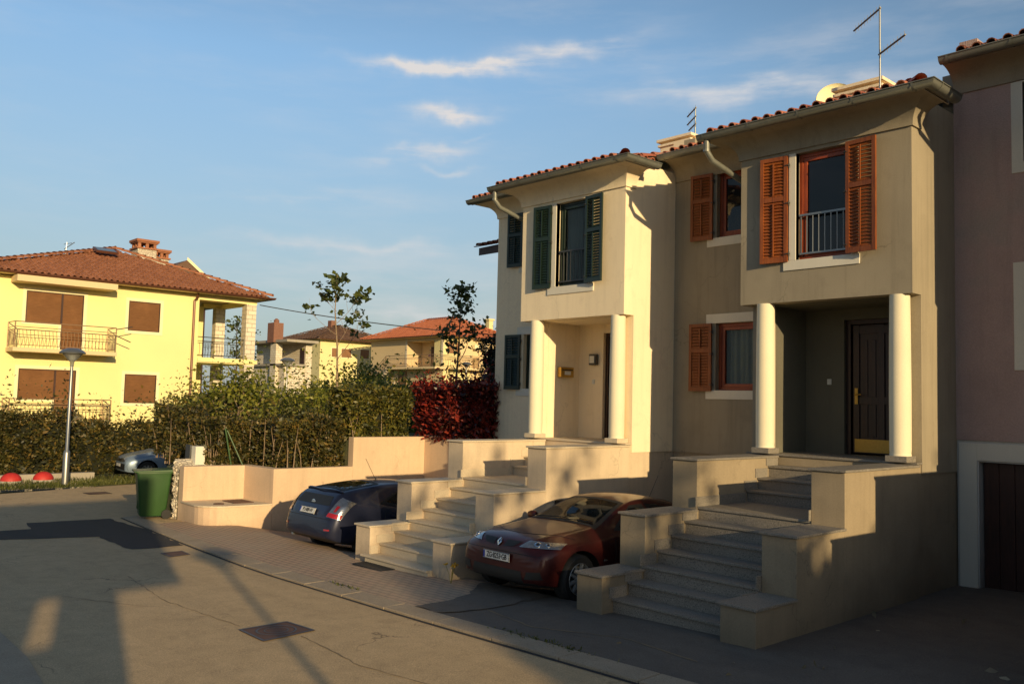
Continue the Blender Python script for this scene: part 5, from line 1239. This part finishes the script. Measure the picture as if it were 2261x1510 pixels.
# ------------------------------------------------------------------ cars
def apply_eval(o):
    dg = bpy.context.evaluated_depsgraph_get(); dg.update(); me = bpy.data.meshes.new_from_object(o.evaluated_get(dg)); o.modifiers.clear(); o.data = me; return me
def pip(q, x, y):
    ins = False
    for (x1, y1), (x2, y2) in zip(q, q[1:]+q[:1]):
        if (y1 > y) != (y2 > y) and x < (x2-x1)*(y-y1)/(y2-y1)+x1: ins = not ins
    return ins
def car(name, loc, rz, pitch, st, wheels, paint, label, front_dir, group=None, rim_n=9):
    """st: stations along +y (y, half width, z bottom, z shoulder, z top centre, roof half width, roof edge z)"""
    root = empty(name, loc, rz, label, 'car', group); root.rotation_euler = (pitch, 0, rz)
    vs, fs = [], []; n = 0
    for (y, w, zb, zs, zc, xr, zr) in st:
        h = zs-zb
        half = [(w*.62, zb), (w*.93, zb+.03), (w*.985, zb+h*.30), (w, zb+h*.58), (w*.975, zs-.04), (w*.93, zs) if zr-zs > .14 else (w*.90, zs+.0), (xr, zr), (xr*.55, zr+(zc-zr)*.75)]
        ring = [(0, zb)] + half + [(0, zc)] + [(-a, c) for a, c in half[::-1]]; n = len(ring); vs += [(a, y, c) for a, c in ring]
    k = len(st)
    for i in range(k-1):
        for j in range(n): fs.append((i*n+j, (i+1)*n+j, (i+1)*n+(j+1) % n, i*n+(j+1) % n))
    fs += [tuple(range(n)), tuple((k-1)*n+j for j in range(n-1, -1, -1))]
    me = bpy.data.meshes.new('body'); me.from_pydata(vs, [], fs); me.update(); bm = bmesh.new(); bm.from_mesh(me); bmesh.ops.recalc_face_normals(bm, faces=bm.faces)
    cl = bm.edges.layers.float.new('crease_edge')
    for e in bm.edges:
        a, c = e.verts; ja, jc = a.index % n, c.index % n
        if ja == jc and ja in (6, n-6, 7, n-7): e[cl] = .45
        if ja == jc and ja in (1, 2, n-1, n-2): e[cl] = .4
    bm.to_mesh(me); bm.free()
    body = link_mesh('body', me, [paint, M['black']], root)
    sub = body.modifiers.new('s', 'SUBSURF'); sub.levels = 3; sub.render_levels = 3
    full = apply_eval(body).copy()
    bvh = BVHTree.FromPolygons([v.co for v in full.vertices], [p.vertices for p in full.polygons])
    cm = MB()
    for wy, wr in wheels:
        for s in (-1, 1): cm.lathe([(wr+.055, s*.55), (wr+.055, s*1.2)], (0, wy, wr), 40, 'x')
    cut = cm.build('cut', None); cut.matrix_world = Matrix.Identity(4)
    bo = body.modifiers.new('b', 'BOOLEAN'); bo.object = cut; bo.operation = 'DIFFERENCE'; bo.solver = 'EXACT'
    body.parent = None; apply_eval(body); body.parent = root; bpy.data.objects.remove(cut)
    body.data.materials.clear(); body.data.materials.append(paint); body.data.materials.append(M['black'])
    for p in body.data.polygons:
        p.use_smooth = True; c = p.center
        inside = any((c.y-wy)**2+(c.z-wr)**2 < (wr+.05)**2 for wy, wr in wheels) or any(abs((c.y-wy)**2+(c.z-wr)**2-(wr+.055)**2) < .006 and abs(p.normal.x) < .5 and abs(c.x) > .5 for wy, wr in wheels)
        p.material_index = 1 if (inside or (p.normal.z < -.8 and c.z < .35)) else 0
    try: body.data.set_sharp_from_angle(angle=math.radians(42))
    except Exception: pass
    def patch(nm, quad, d, m, off=.006, nx=10, nz=8, border=None, parent=None, bw=.07):
        """quad: 4 (or more rows) 3D points projected along d"""
        d = Vector(d).normalized(); q = [Vector(p) for p in quad]; b = MB(); pts = {}
        for i in range(nx+1):
            for j in range(nz+1):
                s, t = i/nx, j/nz; p = q[0].lerp(q[1], s).lerp(q[3].lerp(q[2], s), t)
                hit, nn, _, _ = bvh.ray_cast(p - d*3, d)
                if hit is None: hit = p; nn = -d
                if nn.dot(d) > 0: nn = -nn
                pts[i, j] = len(b.v); b.v.append(tuple(hit + nn*off))
        for i in range(nx):
            for j in range(nz):
                f = [pts[i, j], pts[i+1, j], pts[i+1, j+1], pts[i, j+1]]
                b.f.append(f); b.mi.append(0)
        if border:
            for kk in range(len(b.f)):
                i, j = divmod(kk, nz); b.mi[kk] = 1 if i in (0, nx-1) or j in (0, nz-1) else 0
        o = b.build(nm, [m, border] if border else m, parent or root, smooth=60, fix=False); return o
    def open_window(quad, ax, sign=None):
        """remove body faces under a pane. ax: projection axes e.g. 'xy' (seen from above) or 'yz' (from the side)"""
        ia = 'xyz'.index(ax[0]); ib = 'xyz'.index(ax[1]); c = sum((Vector(p) for p in quad), Vector())/len(quad)
        q = [((Vector(p)-c)*.93+c) for p in quad]; q2 = [(p[ia], p[ib]) for p in q]
        bm = bmesh.new(); bm.from_mesh(body.data); dl = []
        for f in bm.faces:
            cc = f.calc_center_median()
            if ax == 'xy' and f.normal.z < .15: continue
            if ax == 'yz' and cc.x*sign < .2: continue
            if pip(q2, cc[ia], cc[ib]): dl.append(f)
        bmesh.ops.delete(bm, geom=dl, context='FACES'); bm.to_mesh(body.data); bm.free()
    def wheel(wy, wr, s, w=.84):
        b = MB(); x = s*w
        b.lathe([(wr*.62, x-s*.02), (wr*.66, x+s*.0), (wr*.9, x+s*.012), (wr, x-s*.03), (wr, x-s*.18), (wr*.6, x-s*.2)], (0, wy, wr), 40, 'x', cap=False)
        wo = b.build('wheel', M['rubber'], root, smooth=40)
        b = MB(); b.lathe([(wr*.68, x-s*.015), (wr*.64, x+s*.004), (wr*.60, x-s*.03), (wr*.58, x-s*.16), (.02, x-s*.17)], (0, wy, wr), 40, 'x', cap=False)
        for i in range(rim_n):
            a = 2*PI*i/rim_n; ca, sa = math.cos(a), math.sin(a)
            def pt(r, t, xx): return (xx, wy+r*ca-t*sa, wr+r*sa+t*ca)
            r0, r1 = .04, wr*.62
            b.hexa([pt(r0, -.022, x-s*.05), pt(r1, -.02, x-s*.03), pt(r1, .02, x-s*.03), pt(r0, .022, x-s*.05), pt(r0, -.022, x-s*.015), pt(r1, -.014, x-s*.0), pt(r1, .014, x-s*.0), pt(r0, .022, x-s*.015)])
        b.lathe([(.055, x-s*.05), (.05, x-s*.005), (.01, x)], (0, wy, wr), 16, 'x'); b.build('rim', M['alloy'], wo, smooth=35)
        b = MB(); b.lathe([(.13, x-s*.12), (.13, x-s*.10)], (0, wy, wr), 20, 'x'); b.build('brake_disc', M['steel'], wo)
    for wy, wr in wheels:
        for s in (-1, 1): wheel(wy, wr, s, .845 if name != 'hatchback' else .80)
    return root, body, patch, open_window, bvh
def plate(root, c, wdir, up, W, H, text, blue=True):
    wdir, up = Vector(wdir).normalized(), Vector(up).normalized(); n = wdir.cross(up)
    Mx = Matrix((wdir, up, n)).transposed(); b = MB(); b.obox(Vector(c), (W, H, .008), Mx); o = b.build('number_plate', M['plate'], root, bevel=.003)
    b = MB(); t = .006
    for dx, dy, w, h in ((0, H/2-t/2-.002, W-.004, t), (0, -H/2+t/2+.002, W-.004, t), (W/2-t/2-.002, 0, t, H-.02), (-W/2+t/2+.002, 0, t, H-.02)): b.obox(Vector(c)+wdir*dx+up*dy+n*.0045, (w, h, .002), Mx)
    b.build('border', M['black'], o)
    if blue: b = MB(); b.obox(Vector(c)-wdir*(W/2-.022)+n*.0052, (.03, H-.022, .002), Mx); b.build('blue_band', M['plate_blue'], o)
    if text:
        cu = bpy.data.curves.new('plate_text', 'FONT'); cu.body = text; cu.size = H*.86; cu.align_x = 'CENTER'; cu.align_y = 'CENTER'; cu.extrude = .001; cu.space_character = .98; cu.offset = .0018
        to = bpy.data.objects.new('lettering', cu); col.objects.link(to); to.parent = o; cu.materials.append(M['black'])
        to.matrix_local = Matrix.Translation(Vector(c)+n*.0055+wdir*.012) @ Mx.to_4x4() @ Matrix.Diagonal((.80, 1.0, 1, 1))
        bpy.context.view_layer.update(); dg = bpy.context.evaluated_depsgraph_get(); lm = bpy.data.meshes.new_from_object(to.evaluated_get(dg)); ml = to.matrix_local.copy(); bpy.data.objects.remove(to)
        if not lm.materials: lm.materials.append(M['black'])
        lo = bpy.data.objects.new('lettering', lm); col.objects.link(lo); lo.parent = o; lo.matrix_local = ml
    return o
def mirror_pts(q): return [(-x, y, z) for x, y, z in q]
def seat(parent, x, y, z, back=-1, m=None):
    b = MB()
    b.box(x-.24, x+.24, y-.25, y+.25, z, z+.14); s = -back
    b.hexa([(x-.24, y+s*.20, z+.1), (x+.24, y+s*.20, z+.1), (x+.24, y+s*.32, z+.1), (x-.24, y+s*.32, z+.1), (x-.2, y+s*.36, z+.62), (x+.2, y+s*.36, z+.62), (x+.2, y+s*.46, z+.62), (x-.2, y+s*.46, z+.62)])
    b.box(x-.13, x+.13, min(y+s*.37, y+s*.47), max(y+s*.37, y+s*.47), z+.66, z+.84)
    return b.build('seat', m or M['seat'], parent, bevel=.03)

# --- red hatchback, nose toward the street
ST = [(0.00, .60, .27, .53, .635, .42, .615), (0.05, .75, .21, .62, .725, .46, .705), (0.20, .835, .18, .70, .81, .52, .79), (.62, .875, .17, .765, .89, .56, .87), (1.02, .885, .17, .81, .945, .60, .93),
      (1.30, .89, .17, .865, 1.03, .60, 1.01), (1.62, .89, .17, .885, 1.22, .575, 1.18), (1.98, .89, .17, .90, 1.375, .55, 1.33), (2.4, .89, .17, .915, 1.42, .55, 1.375), (2.9, .89, .17, .93, 1.41, .54, 1.36), (3.35, .88, .17, .945, 1.32, .53, 1.27),
      (3.75, .86, .18, .955, 1.12, .53, 1.08), (4.05, .82, .2, .92, 1.0, .53, .98), (4.2, .72, .26, .78, .84, .5, .82)]
rc, rbody, patch, openw, bvh = car('red_hatchback', (-8.80, 7.84, g(-8.8)+.03), 0, -math.atan(.085), ST, [(.72, .315), (3.36, .315)], M['paint_red'], 'dark red metallic car parked nose out between the two flights of steps', -1)
ws = [(-.66, 1.13, 0), (.66, 1.13, 0), (.50, 1.90, 0), (-.50, 1.90, 0)]
openw(ws, 'xy'); w_ = patch('windscreen', ws, (0, 0, -1), M['car_glass'], border=M['black'], nx=18, nz=12)
rw = [(-.46, 3.05, 0), (.46, 3.05, 0), (.50, 3.75, 0), (-.50, 3.75, 0)]; openw(rw, 'xy'); patch('rear_window', rw, (0, 0, -1), M['car_glass'], border=M['black'], nx=14, nz=10)
for s in (-1, 1):
    A = [(s*3, 1.42, .93), (s*3, 2.28, .955), (s*3, 2.20, 1.30), (s*3, 1.93, 1.27)]; B_ = [(s*3, 2.34, .96), (s*3, 3.30, .99), (s*3, 2.98, 1.26), (s*3, 2.26, 1.31)]
    for q in (A, B_): openw(q, 'yz', s); patch('side_window', q, (-s, 0, 0), M['car_glass'], border=M['black'], nx=12, nz=8)
    lens = [(s*.36, .06, .67), (s*.80, .36, .685), (s*.79, .42, .755), (s*.46, .10, .76)]
    hl = patch('headlight', lens, (-s*.30, 1, 0), M['lamp_clear'], off=.008, nx=12, nz=5)
    for t, r in ((.42, .045), (.68, .033)):
        p = Vector(lens[0]).lerp(Vector(lens[1]), t).lerp(Vector(lens[3]).lerp(Vector(lens[2]), t), .5); d = Vector((-s*.30, 1, 0)).normalized(); h, nn, _, _ = bvh.ray_cast(p-d*3, d)
        if h:
            q = nn.to_track_quat('Z', 'Y'); b = MB(); b.lathe([(r, 0), (r, .008), (r*.75, .012)], n=20); b.lathe([(r*.6, .009), (.002, .014)], n=16); o = b.build('reflector', M['chrome'], hl); o.location = h+nn*.008; o.rotation_euler = q.to_euler()
            b = MB(); b.lathe([(r*.5, .014), (r*.48, .016), (.001, .016)], n=14); o2 = b.build('bulb', M['black'], hl); o2.location = h+nn*.008; o2.rotation_euler = q.to_euler()
    patch('grille', [(s*.10, -1, .65), (s*.27, -1, .665), (s*.37, -1, .735), (s*.10, -1, .73)], (0, 1, 0), M['black'], off=.006, nx=6, nz=4)
    patch('fog_intake', [(s*.52, -1, .28), (s*.76, -1, .31), (s*.74, -1, .40), (s*.56, -1, .38)], (0, 1, 0), M['black'], off=.006, nx=6, nz=4)
    # wing mirror
    b = MB(); b.lathe([(.0005, -.09), (.05, -.085), (.075, -.03), (.075, .04), (.06, .07), (.0005, .075)], (0, 0, 0), 14, 'x'); mo = b.build('wing_mirror', M['paint_red'], rc, smooth=60); mo.location = (s*.95, 1.52, .97); mo.scale = (1, .7, .85)
    for y in (1.36, 2.31, 3.25):
        b = MB(); pts = []
        for i in range(9):
            z = .24+.66*i/8; yy = y+(.0 if y < 3 else -.10*math.sin(i/8*PI)); h, nn, _, _ = bvh.ray_cast(Vector((s*3, yy, z)), Vector((-s, 0, 0)))
            if h and not any((yy-wy)**2+(z-.315)**2 < .38**2 for wy in (.72, 3.36)): pts.append(h+nn*.0015)
        if len(pts) > 2: b.tube(pts, .0045, 4); b.build('door_gap', M['black'], rc)
    b = MB(); h, nn, _, _ = bvh.ray_cast(Vector((s*3, 2.12, .80)), Vector((-s, 0, 0))); b.box(-.012, .012, -.09, .09, -.016, .016); o = b.build('door_handle', M['paint_red'], rc, bevel=.008); o.location = h+Vector((s*.02, 0, 0))
    b = MB(); h, nn, _, _ = bvh.ray_cast(Vector((s*3, 1.16, .56)), Vector((-s, 0, 0))); b.box(-.004, .004, -.04, .04, -.012, .012); o = b.build('side_repeater', M['lamp_clear'], rc); o.location = h
# bonnet shut line, bumper line, lower intake, wipers, emblem
b = MB()
for q in ([(x, .30+.55*abs(x)**2.4*1.6) for x in [(-.72+1.44*i/24) for i in range(25)]],):
    pts = []
    for x, y in q:
        h, nn, _, _ = bvh.ray_cast(Vector((x, y, 3)), Vector((0, 0, -1)));  pts.append(h+nn*.001)
    b.tube(pts, .004, 4)
pts = []
for i in range(21):
    x = -.80+1.6*i/20; h, nn, _, _ = bvh.ray_cast(Vector((x, -2, .585)), Vector((0, 1, 0)))
    if h: pts.append(h+nn*.001)
b.tube(pts, .004, 4); b.build('bonnet_gap', M['black'], rc)
patch('lower_intake', [(-.50, -1, .235), (.50, -1, .235), (.46, -1, .375), (-.46, -1, .375)], (0, 1, 0), M['black'], off=.006, nx=12, nz=4)
h, nn, _, _ = bvh.ray_cast(Vector((0, -2, .51)), Vector((0, 1, 0)))
plate(rc, h+Vector((0, -.028, 0)), (1, 0, 0), (0, -.05, 1), .52, .112, 'ZG\u00b78253\u00b7GB')
h, nn, _, _ = bvh.ray_cast(Vector((0, -2, .69)), Vector((0, 1, 0)))
b = MB(); o_ = [(0, .062), (.042, 0), (0, -.062), (-.042, 0)]; i_ = [(0, .030), (.017, 0), (0, -.030), (-.017, 0)]
vs = [(x, -.016, z) for x, z in o_] + [(x, -.024, z) for x, z in i_] + [(x, 0, z) for x, z in o_] + [(x, 0, z) for x, z in i_]
b.add(vs, [(i, (i+1) % 4, 4+(i+1) % 4, 4+i) for i in range(4)] + [(i, 8+i, 8+(i+1) % 4, (i+1) % 4) for i in range(4)] + [(4+i, 4+(i+1) % 4, 12+(i+1) % 4, 12+i) for i in range(4)])
o = b.build('emblem', M['chrome'], rc); o.location = h+nn*.006; o.rotation_euler = (math.radians(-25), 0, 0)
b = MB()
for x0, x1 in ((-.52, .02), (.05, .55)):
    pts = []
    for i in range(7):
        x = x0+(x1-x0)*i/6; h, nn, _, _ = bvh.ray_cast(Vector((x, 1.18+.05*i/6, 3)), Vector((0, 0, -1))); pts.append(h+nn*.02)
    b.tube(pts, .007, 5)
b.build('wiper', M['black'], rc)
b = MB(); b.box(-.72, .72, 1.30, 1.62, .55, .90); b.build('dashboard', M['dash'], rc, bevel=.04)
b = MB(); R_ = [(-.36+.18*math.cos(a), 1.72-.06*math.sin(a), .94+.17*math.sin(a)) for a in [2*PI*i/24 for i in range(25)]]; b.tube(R_, .014, 6); b.tube([(-.53, 1.72, .93), (-.2, 1.72, .93)], .015, 5); b.build('steering_wheel', M['black'], rc)
for x in (-.36, .36): seat(rc, x, 2.15, .42, -1); 
seat(rc, -.3, 2.95, .45, -1); seat(rc, .3, 2.95, .45, -1)
b = MB(); b.box(-.13, .13, 1.80, 1.83, 1.22, 1.29); b.build('mirror', M['black'], rc, bevel=.01)
b = MB(); b.tube([(.0, 3.1, 1.36), (.0, 3.30, 1.72)], .004, 4); b.build('aerial', M['black'], rc)

# --- dark blue hatchback, tail toward the street
ST = [(0.00, .66, .30, .56, .64, .50, .62), (0.05, .78, .25, .66, .78, .56, .76), (0.14, .835, .22, .82, .96, .60, .93), (0.22, .85, .20, .90, 1.09, .60, 1.06), (.42, .86, .19, .93, 1.17, .58, 1.13), (.95, .865, .19, .945, 1.33, .56, 1.28), (1.5, .865, .19, .94, 1.455, .55, 1.40),
      (2.1, .865, .19, .93, 1.49, .55, 1.435), (2.65, .865, .19, .91, 1.43, .55, 1.38), (3.2, .86, .19, .87, 1.16, .56, 1.13), (3.6, .85, .19, .82, .95, .58, .93), (4.05, .80, .20, .70, .78, .55, .76), (4.33, .70, .25, .55, .62, .5, .60), (4.45, .6, .3, .48, .52, .4, .5)]
bc, bbody, patch, openw, bvh = car('blue_hatchback', (-14.22, 8.02, g(-14.2)-.02), 0, -math.atan(.165), ST, [(.90, .31), (3.60, .31)], M['paint_blue'], 'dark blue hatchback parked tail out beside the cream garden wall', 1)
rw = [(-.50, .36, 0), (.50, .36, 0), (.47, 1.10, 0), (-.47, 1.10, 0)]; openw(rw, 'xy'); patch('rear_window', rw, (0, 0, -1), M['car_glass'], border=M['black'], nx=14, nz=10)
patch('rear_lower_window', [(-.56, -1, .83), (.56, -1, .83), (.50, -1, 1.00), (-.50, -1, 1.00)], (0, 1, 0), M['glass_dark'] if 'glass_dark' in M else M['black'], nx=12, nz=5)
b = MB(); pts = []
for i in range(17):
    x = -.60+1.2*i/16; h, nn, _, _ = bvh.ray_cast(Vector((x, .25+.12*abs(x), 3)), Vector((0, 0, -1))); pts.append(h+Vector((0, -.03, .008)))
b.tube(pts, .02, 6); b.build('spoiler', M['paint_blue'], bc, smooth=60)
ws = [(-.50, 2.62, 0), (.50, 2.62, 0), (.66, 3.42, 0), (-.66, 3.42, 0)]; openw(ws, 'xy'); patch('windscreen', ws, (0, 0, -1), M['car_glass'], border=M['black'], nx=14, nz=10)
for s in (-1, 1):
    for q in ([(s*3, .98, .985), (s*3, 1.92, .965), (s*3, 1.92, 1.36), (s*3, 1.55, 1.33)], [(s*3, 1.99, .965), (s*3, 2.95, .94), (s*3, 2.62, 1.29), (s*3, 1.99, 1.37)]): openw(q, 'yz', s); patch('side_window', q, (-s, 0, 0), M['car_glass'], border=M['black'], nx=12, nz=8)
    tl = patch('tail_lamp', [(s*.60, .05, .64), (s*.82, .22, .62), (s*.85, .36, .93), (s*.70, .18, 1.0)], (-s*.45, 1, 0), M['lamp_clear'], off=.010, nx=8, nz=10)
    patch('red_lens', [(s*.605, .05, .645), (s*.815, .22, .625), (s*.82, .24, .70), (s*.63, .07, .715)], (-s*.45, 1, 0), M['lamp_red'], off=.014, nx=8, nz=4, parent=tl)
    patch('red_lens', [(s*.70, .13, .74), (s*.74, .17, .74), (s*.76, .22, .84), (s*.72, .17, .85)], (-s*.45, 1, 0), M['lamp_red'], off=.014, nx=4, nz=6, parent=tl)
    patch('bumper_reflector', [(s*.62, -1, .40), (s*.75, -1, .41), (s*.75, -1, .435), (s*.62, -1, .43)], (0, 1, 0), M['lamp_red'], off=.006, nx=4, nz=2)
    for y in (1.10, 1.95, 3.0):
        b = MB(); pts = []
        for i in range(9):
            z = .26+.66*i/8; h, nn, _, _ = bvh.ray_cast(Vector((s*3, y, z)), Vector((-s, 0, 0)))
            if h and not any((y-wy)**2+(z-.31)**2 < .38**2 for wy in (.90, 3.60)): pts.append(h+nn*.0015)
        if len(pts) > 2: b.tube(pts, .004, 4); b.build('door_gap', M['black'], bc)
    h, nn, _, _ = bvh.ray_cast(Vector((s*3, 1.32, .80)), Vector((-s, 0, 0))); b = MB(); b.box(-.012, .012, -.09, .09, -.016, .016); o = b.build('door_handle', M['paint_blue'], bc, bevel=.008); o.location = h+Vector((s*.02, 0, 0))
    seat(bc, s*.36, 2.3, .42, 1); seat(bc, s*.33, 1.45, .45, 1)
b = MB()
for zz, x1, arc_ in ((.60, .80, 0), (.80, 0, 0)):
    pts = []
    for i in range(21):
        x = -x1+2*x1*i/20; h, nn, _, _ = bvh.ray_cast(Vector((x, -2, zz)), Vector((0, 1, 0)))
        if h and x1: pts.append(h+nn*.001)
    if len(pts) > 2: b.tube(pts, .005, 4)
b.build('bumper_gap', M['black'], bc)
h, nn, _, _ = bvh.ray_cast(Vector((0, -2, .70)), Vector((0, 1, 0)))
plate(bc, h+Vector((0, -.03, 0)), (1, 0, 0), (0, .25, 1), .52, .112, 'ZG\u00b7000\u00b7HV' if False else 'PU\u00b7\u00b7\u00b7\u00b7\u00b7HV'.replace('\u00b7\u00b7\u00b7\u00b7\u00b7', '\u00b7888\u00b7'))
h, nn, _, _ = bvh.ray_cast(Vector((0, -2, .86)), Vector((0, 1, 0)))
b = MB(); b.tube([(.05*math.cos(a), 0, .035*math.sin(a)) for a in [2*PI*i/20 for i in range(21)]], .006, 5); b.tube([(.018*math.cos(a), -.002, .032*math.sin(a)) for a in [2*PI*i/16 for i in range(17)]], .005, 5); b.tube([(-.035, 0, .018), (0, -.002, .012), (.035, 0, .018)], .005, 5)
o = b.build('emblem', M['chrome'], bc); o.location = h+nn*.008
b = MB(); b.tube([(.12, 1.25, 1.40), (.02, 1.02, 1.76)], .004, 4); b.lathe([(.02, 1.39), (.012, 1.43)], (.12, 1.25, 0), 8); b.build('aerial', M['black'], bc)
b = MB(); b.lathe([(.035, -.01), (.035, .16)], (-.55, .10, .235), 12, 'y'); b.build('exhaust', M['steel'], bc)

# --- distant silver blue hatchback
ST = [(0.00, .62, .27, .54, .64, .44, .62), (.06, .74, .21, .62, .72, .48, .70), (.3, .80, .18, .70, .80, .52, .79), (.9, .82, .17, .78, .90, .56, .89), (1.2, .825, .17, .84, .98, .58, .97), (1.7, .825, .17, .88, 1.33, .53, 1.28), (2.2, .825, .17, .90, 1.40, .53, 1.35), (3.0, .82, .17, .92, 1.38, .52, 1.32), (3.5, .81, .18, .93, 1.2, .52, 1.15), (3.85, .76, .22, .85, .95, .5, .93), (3.95, .65, .28, .7, .76, .45, .74)]
sc_, sbody, patch, openw, bvh = car('hatchback', (-30.55, 10.35, g(-30)), math.radians(-6), 0, ST, [(.70, .29), (3.1, .29)], M['paint_silver'], 'silver blue older hatchback parked round the corner behind the bin', -1)
for ws in ([(-.62, 1.05, 0), (.62, 1.05, 0), (.50, 1.72, 0), (-.50, 1.72, 0)],): patch('windscreen', ws, (0, 0, -1), M['car_glass'], nx=10, nz=8)
for s in (-1, 1):
    patch('side_window', [(s*3, 1.35, .93), (s*3, 2.2, .94), (s*3, 2.15, 1.27), (s*3, 1.72, 1.25)], (-s, 0, 0), M['car_glass'], nx=8, nz=6)
    patch('headlight', [(s*.30, -1, .56), (s*.74, -.7, .57), (s*.74, -.7, .68), (s*.32, -1, .67)], (-s*.2, 1, 0), M['lamp_clear'], nx=8, nz=4)
patch('grille', [(-.26, -1, .56), (.26, -1, .56), (.26, -1, .65), (-.26, -1, .65)], (0, 1, 0), M['black'], nx=8, nz=3)
patch('bumper', [(-.72, -1, .30), (.72, -1, .30), (.72, -1, .50), (-.72, -1, .50)], (0, 1, 0), M['black'], nx=12, nz=4)
plate(sc_, (0, -.03, .45), (1, 0, 0), (0, 0, 1), .5, .11, '', False)
print('objects', len(bpy.data.objects))

P = [(random.uniform(19.8, 21.2), random.uniform(-1.9, 1.7), random.uniform(6.2, 8.7)) for _ in range(330)]
tr_ = empty('shadow_tree', (20.5, -.7, g(20.5)), 0, 'unseen loose tree crown above the added hedge, put in to dapple the sunlight', 'tree')  # unseen sparse crown added to let only part of the sun through
o = leaf_mesh('crown', P, .34, M['leaf_mid'], tr_, .6); o.location = -Vector(tr_.location)
b = MB(); b.tube([(0, 0, 0), (.05, .1, 3), (0, 0, 6.5), (.1, .2, 8)], [.16, .12, .07, .03], 8); b.build('trunk', M['bark'], tr_)
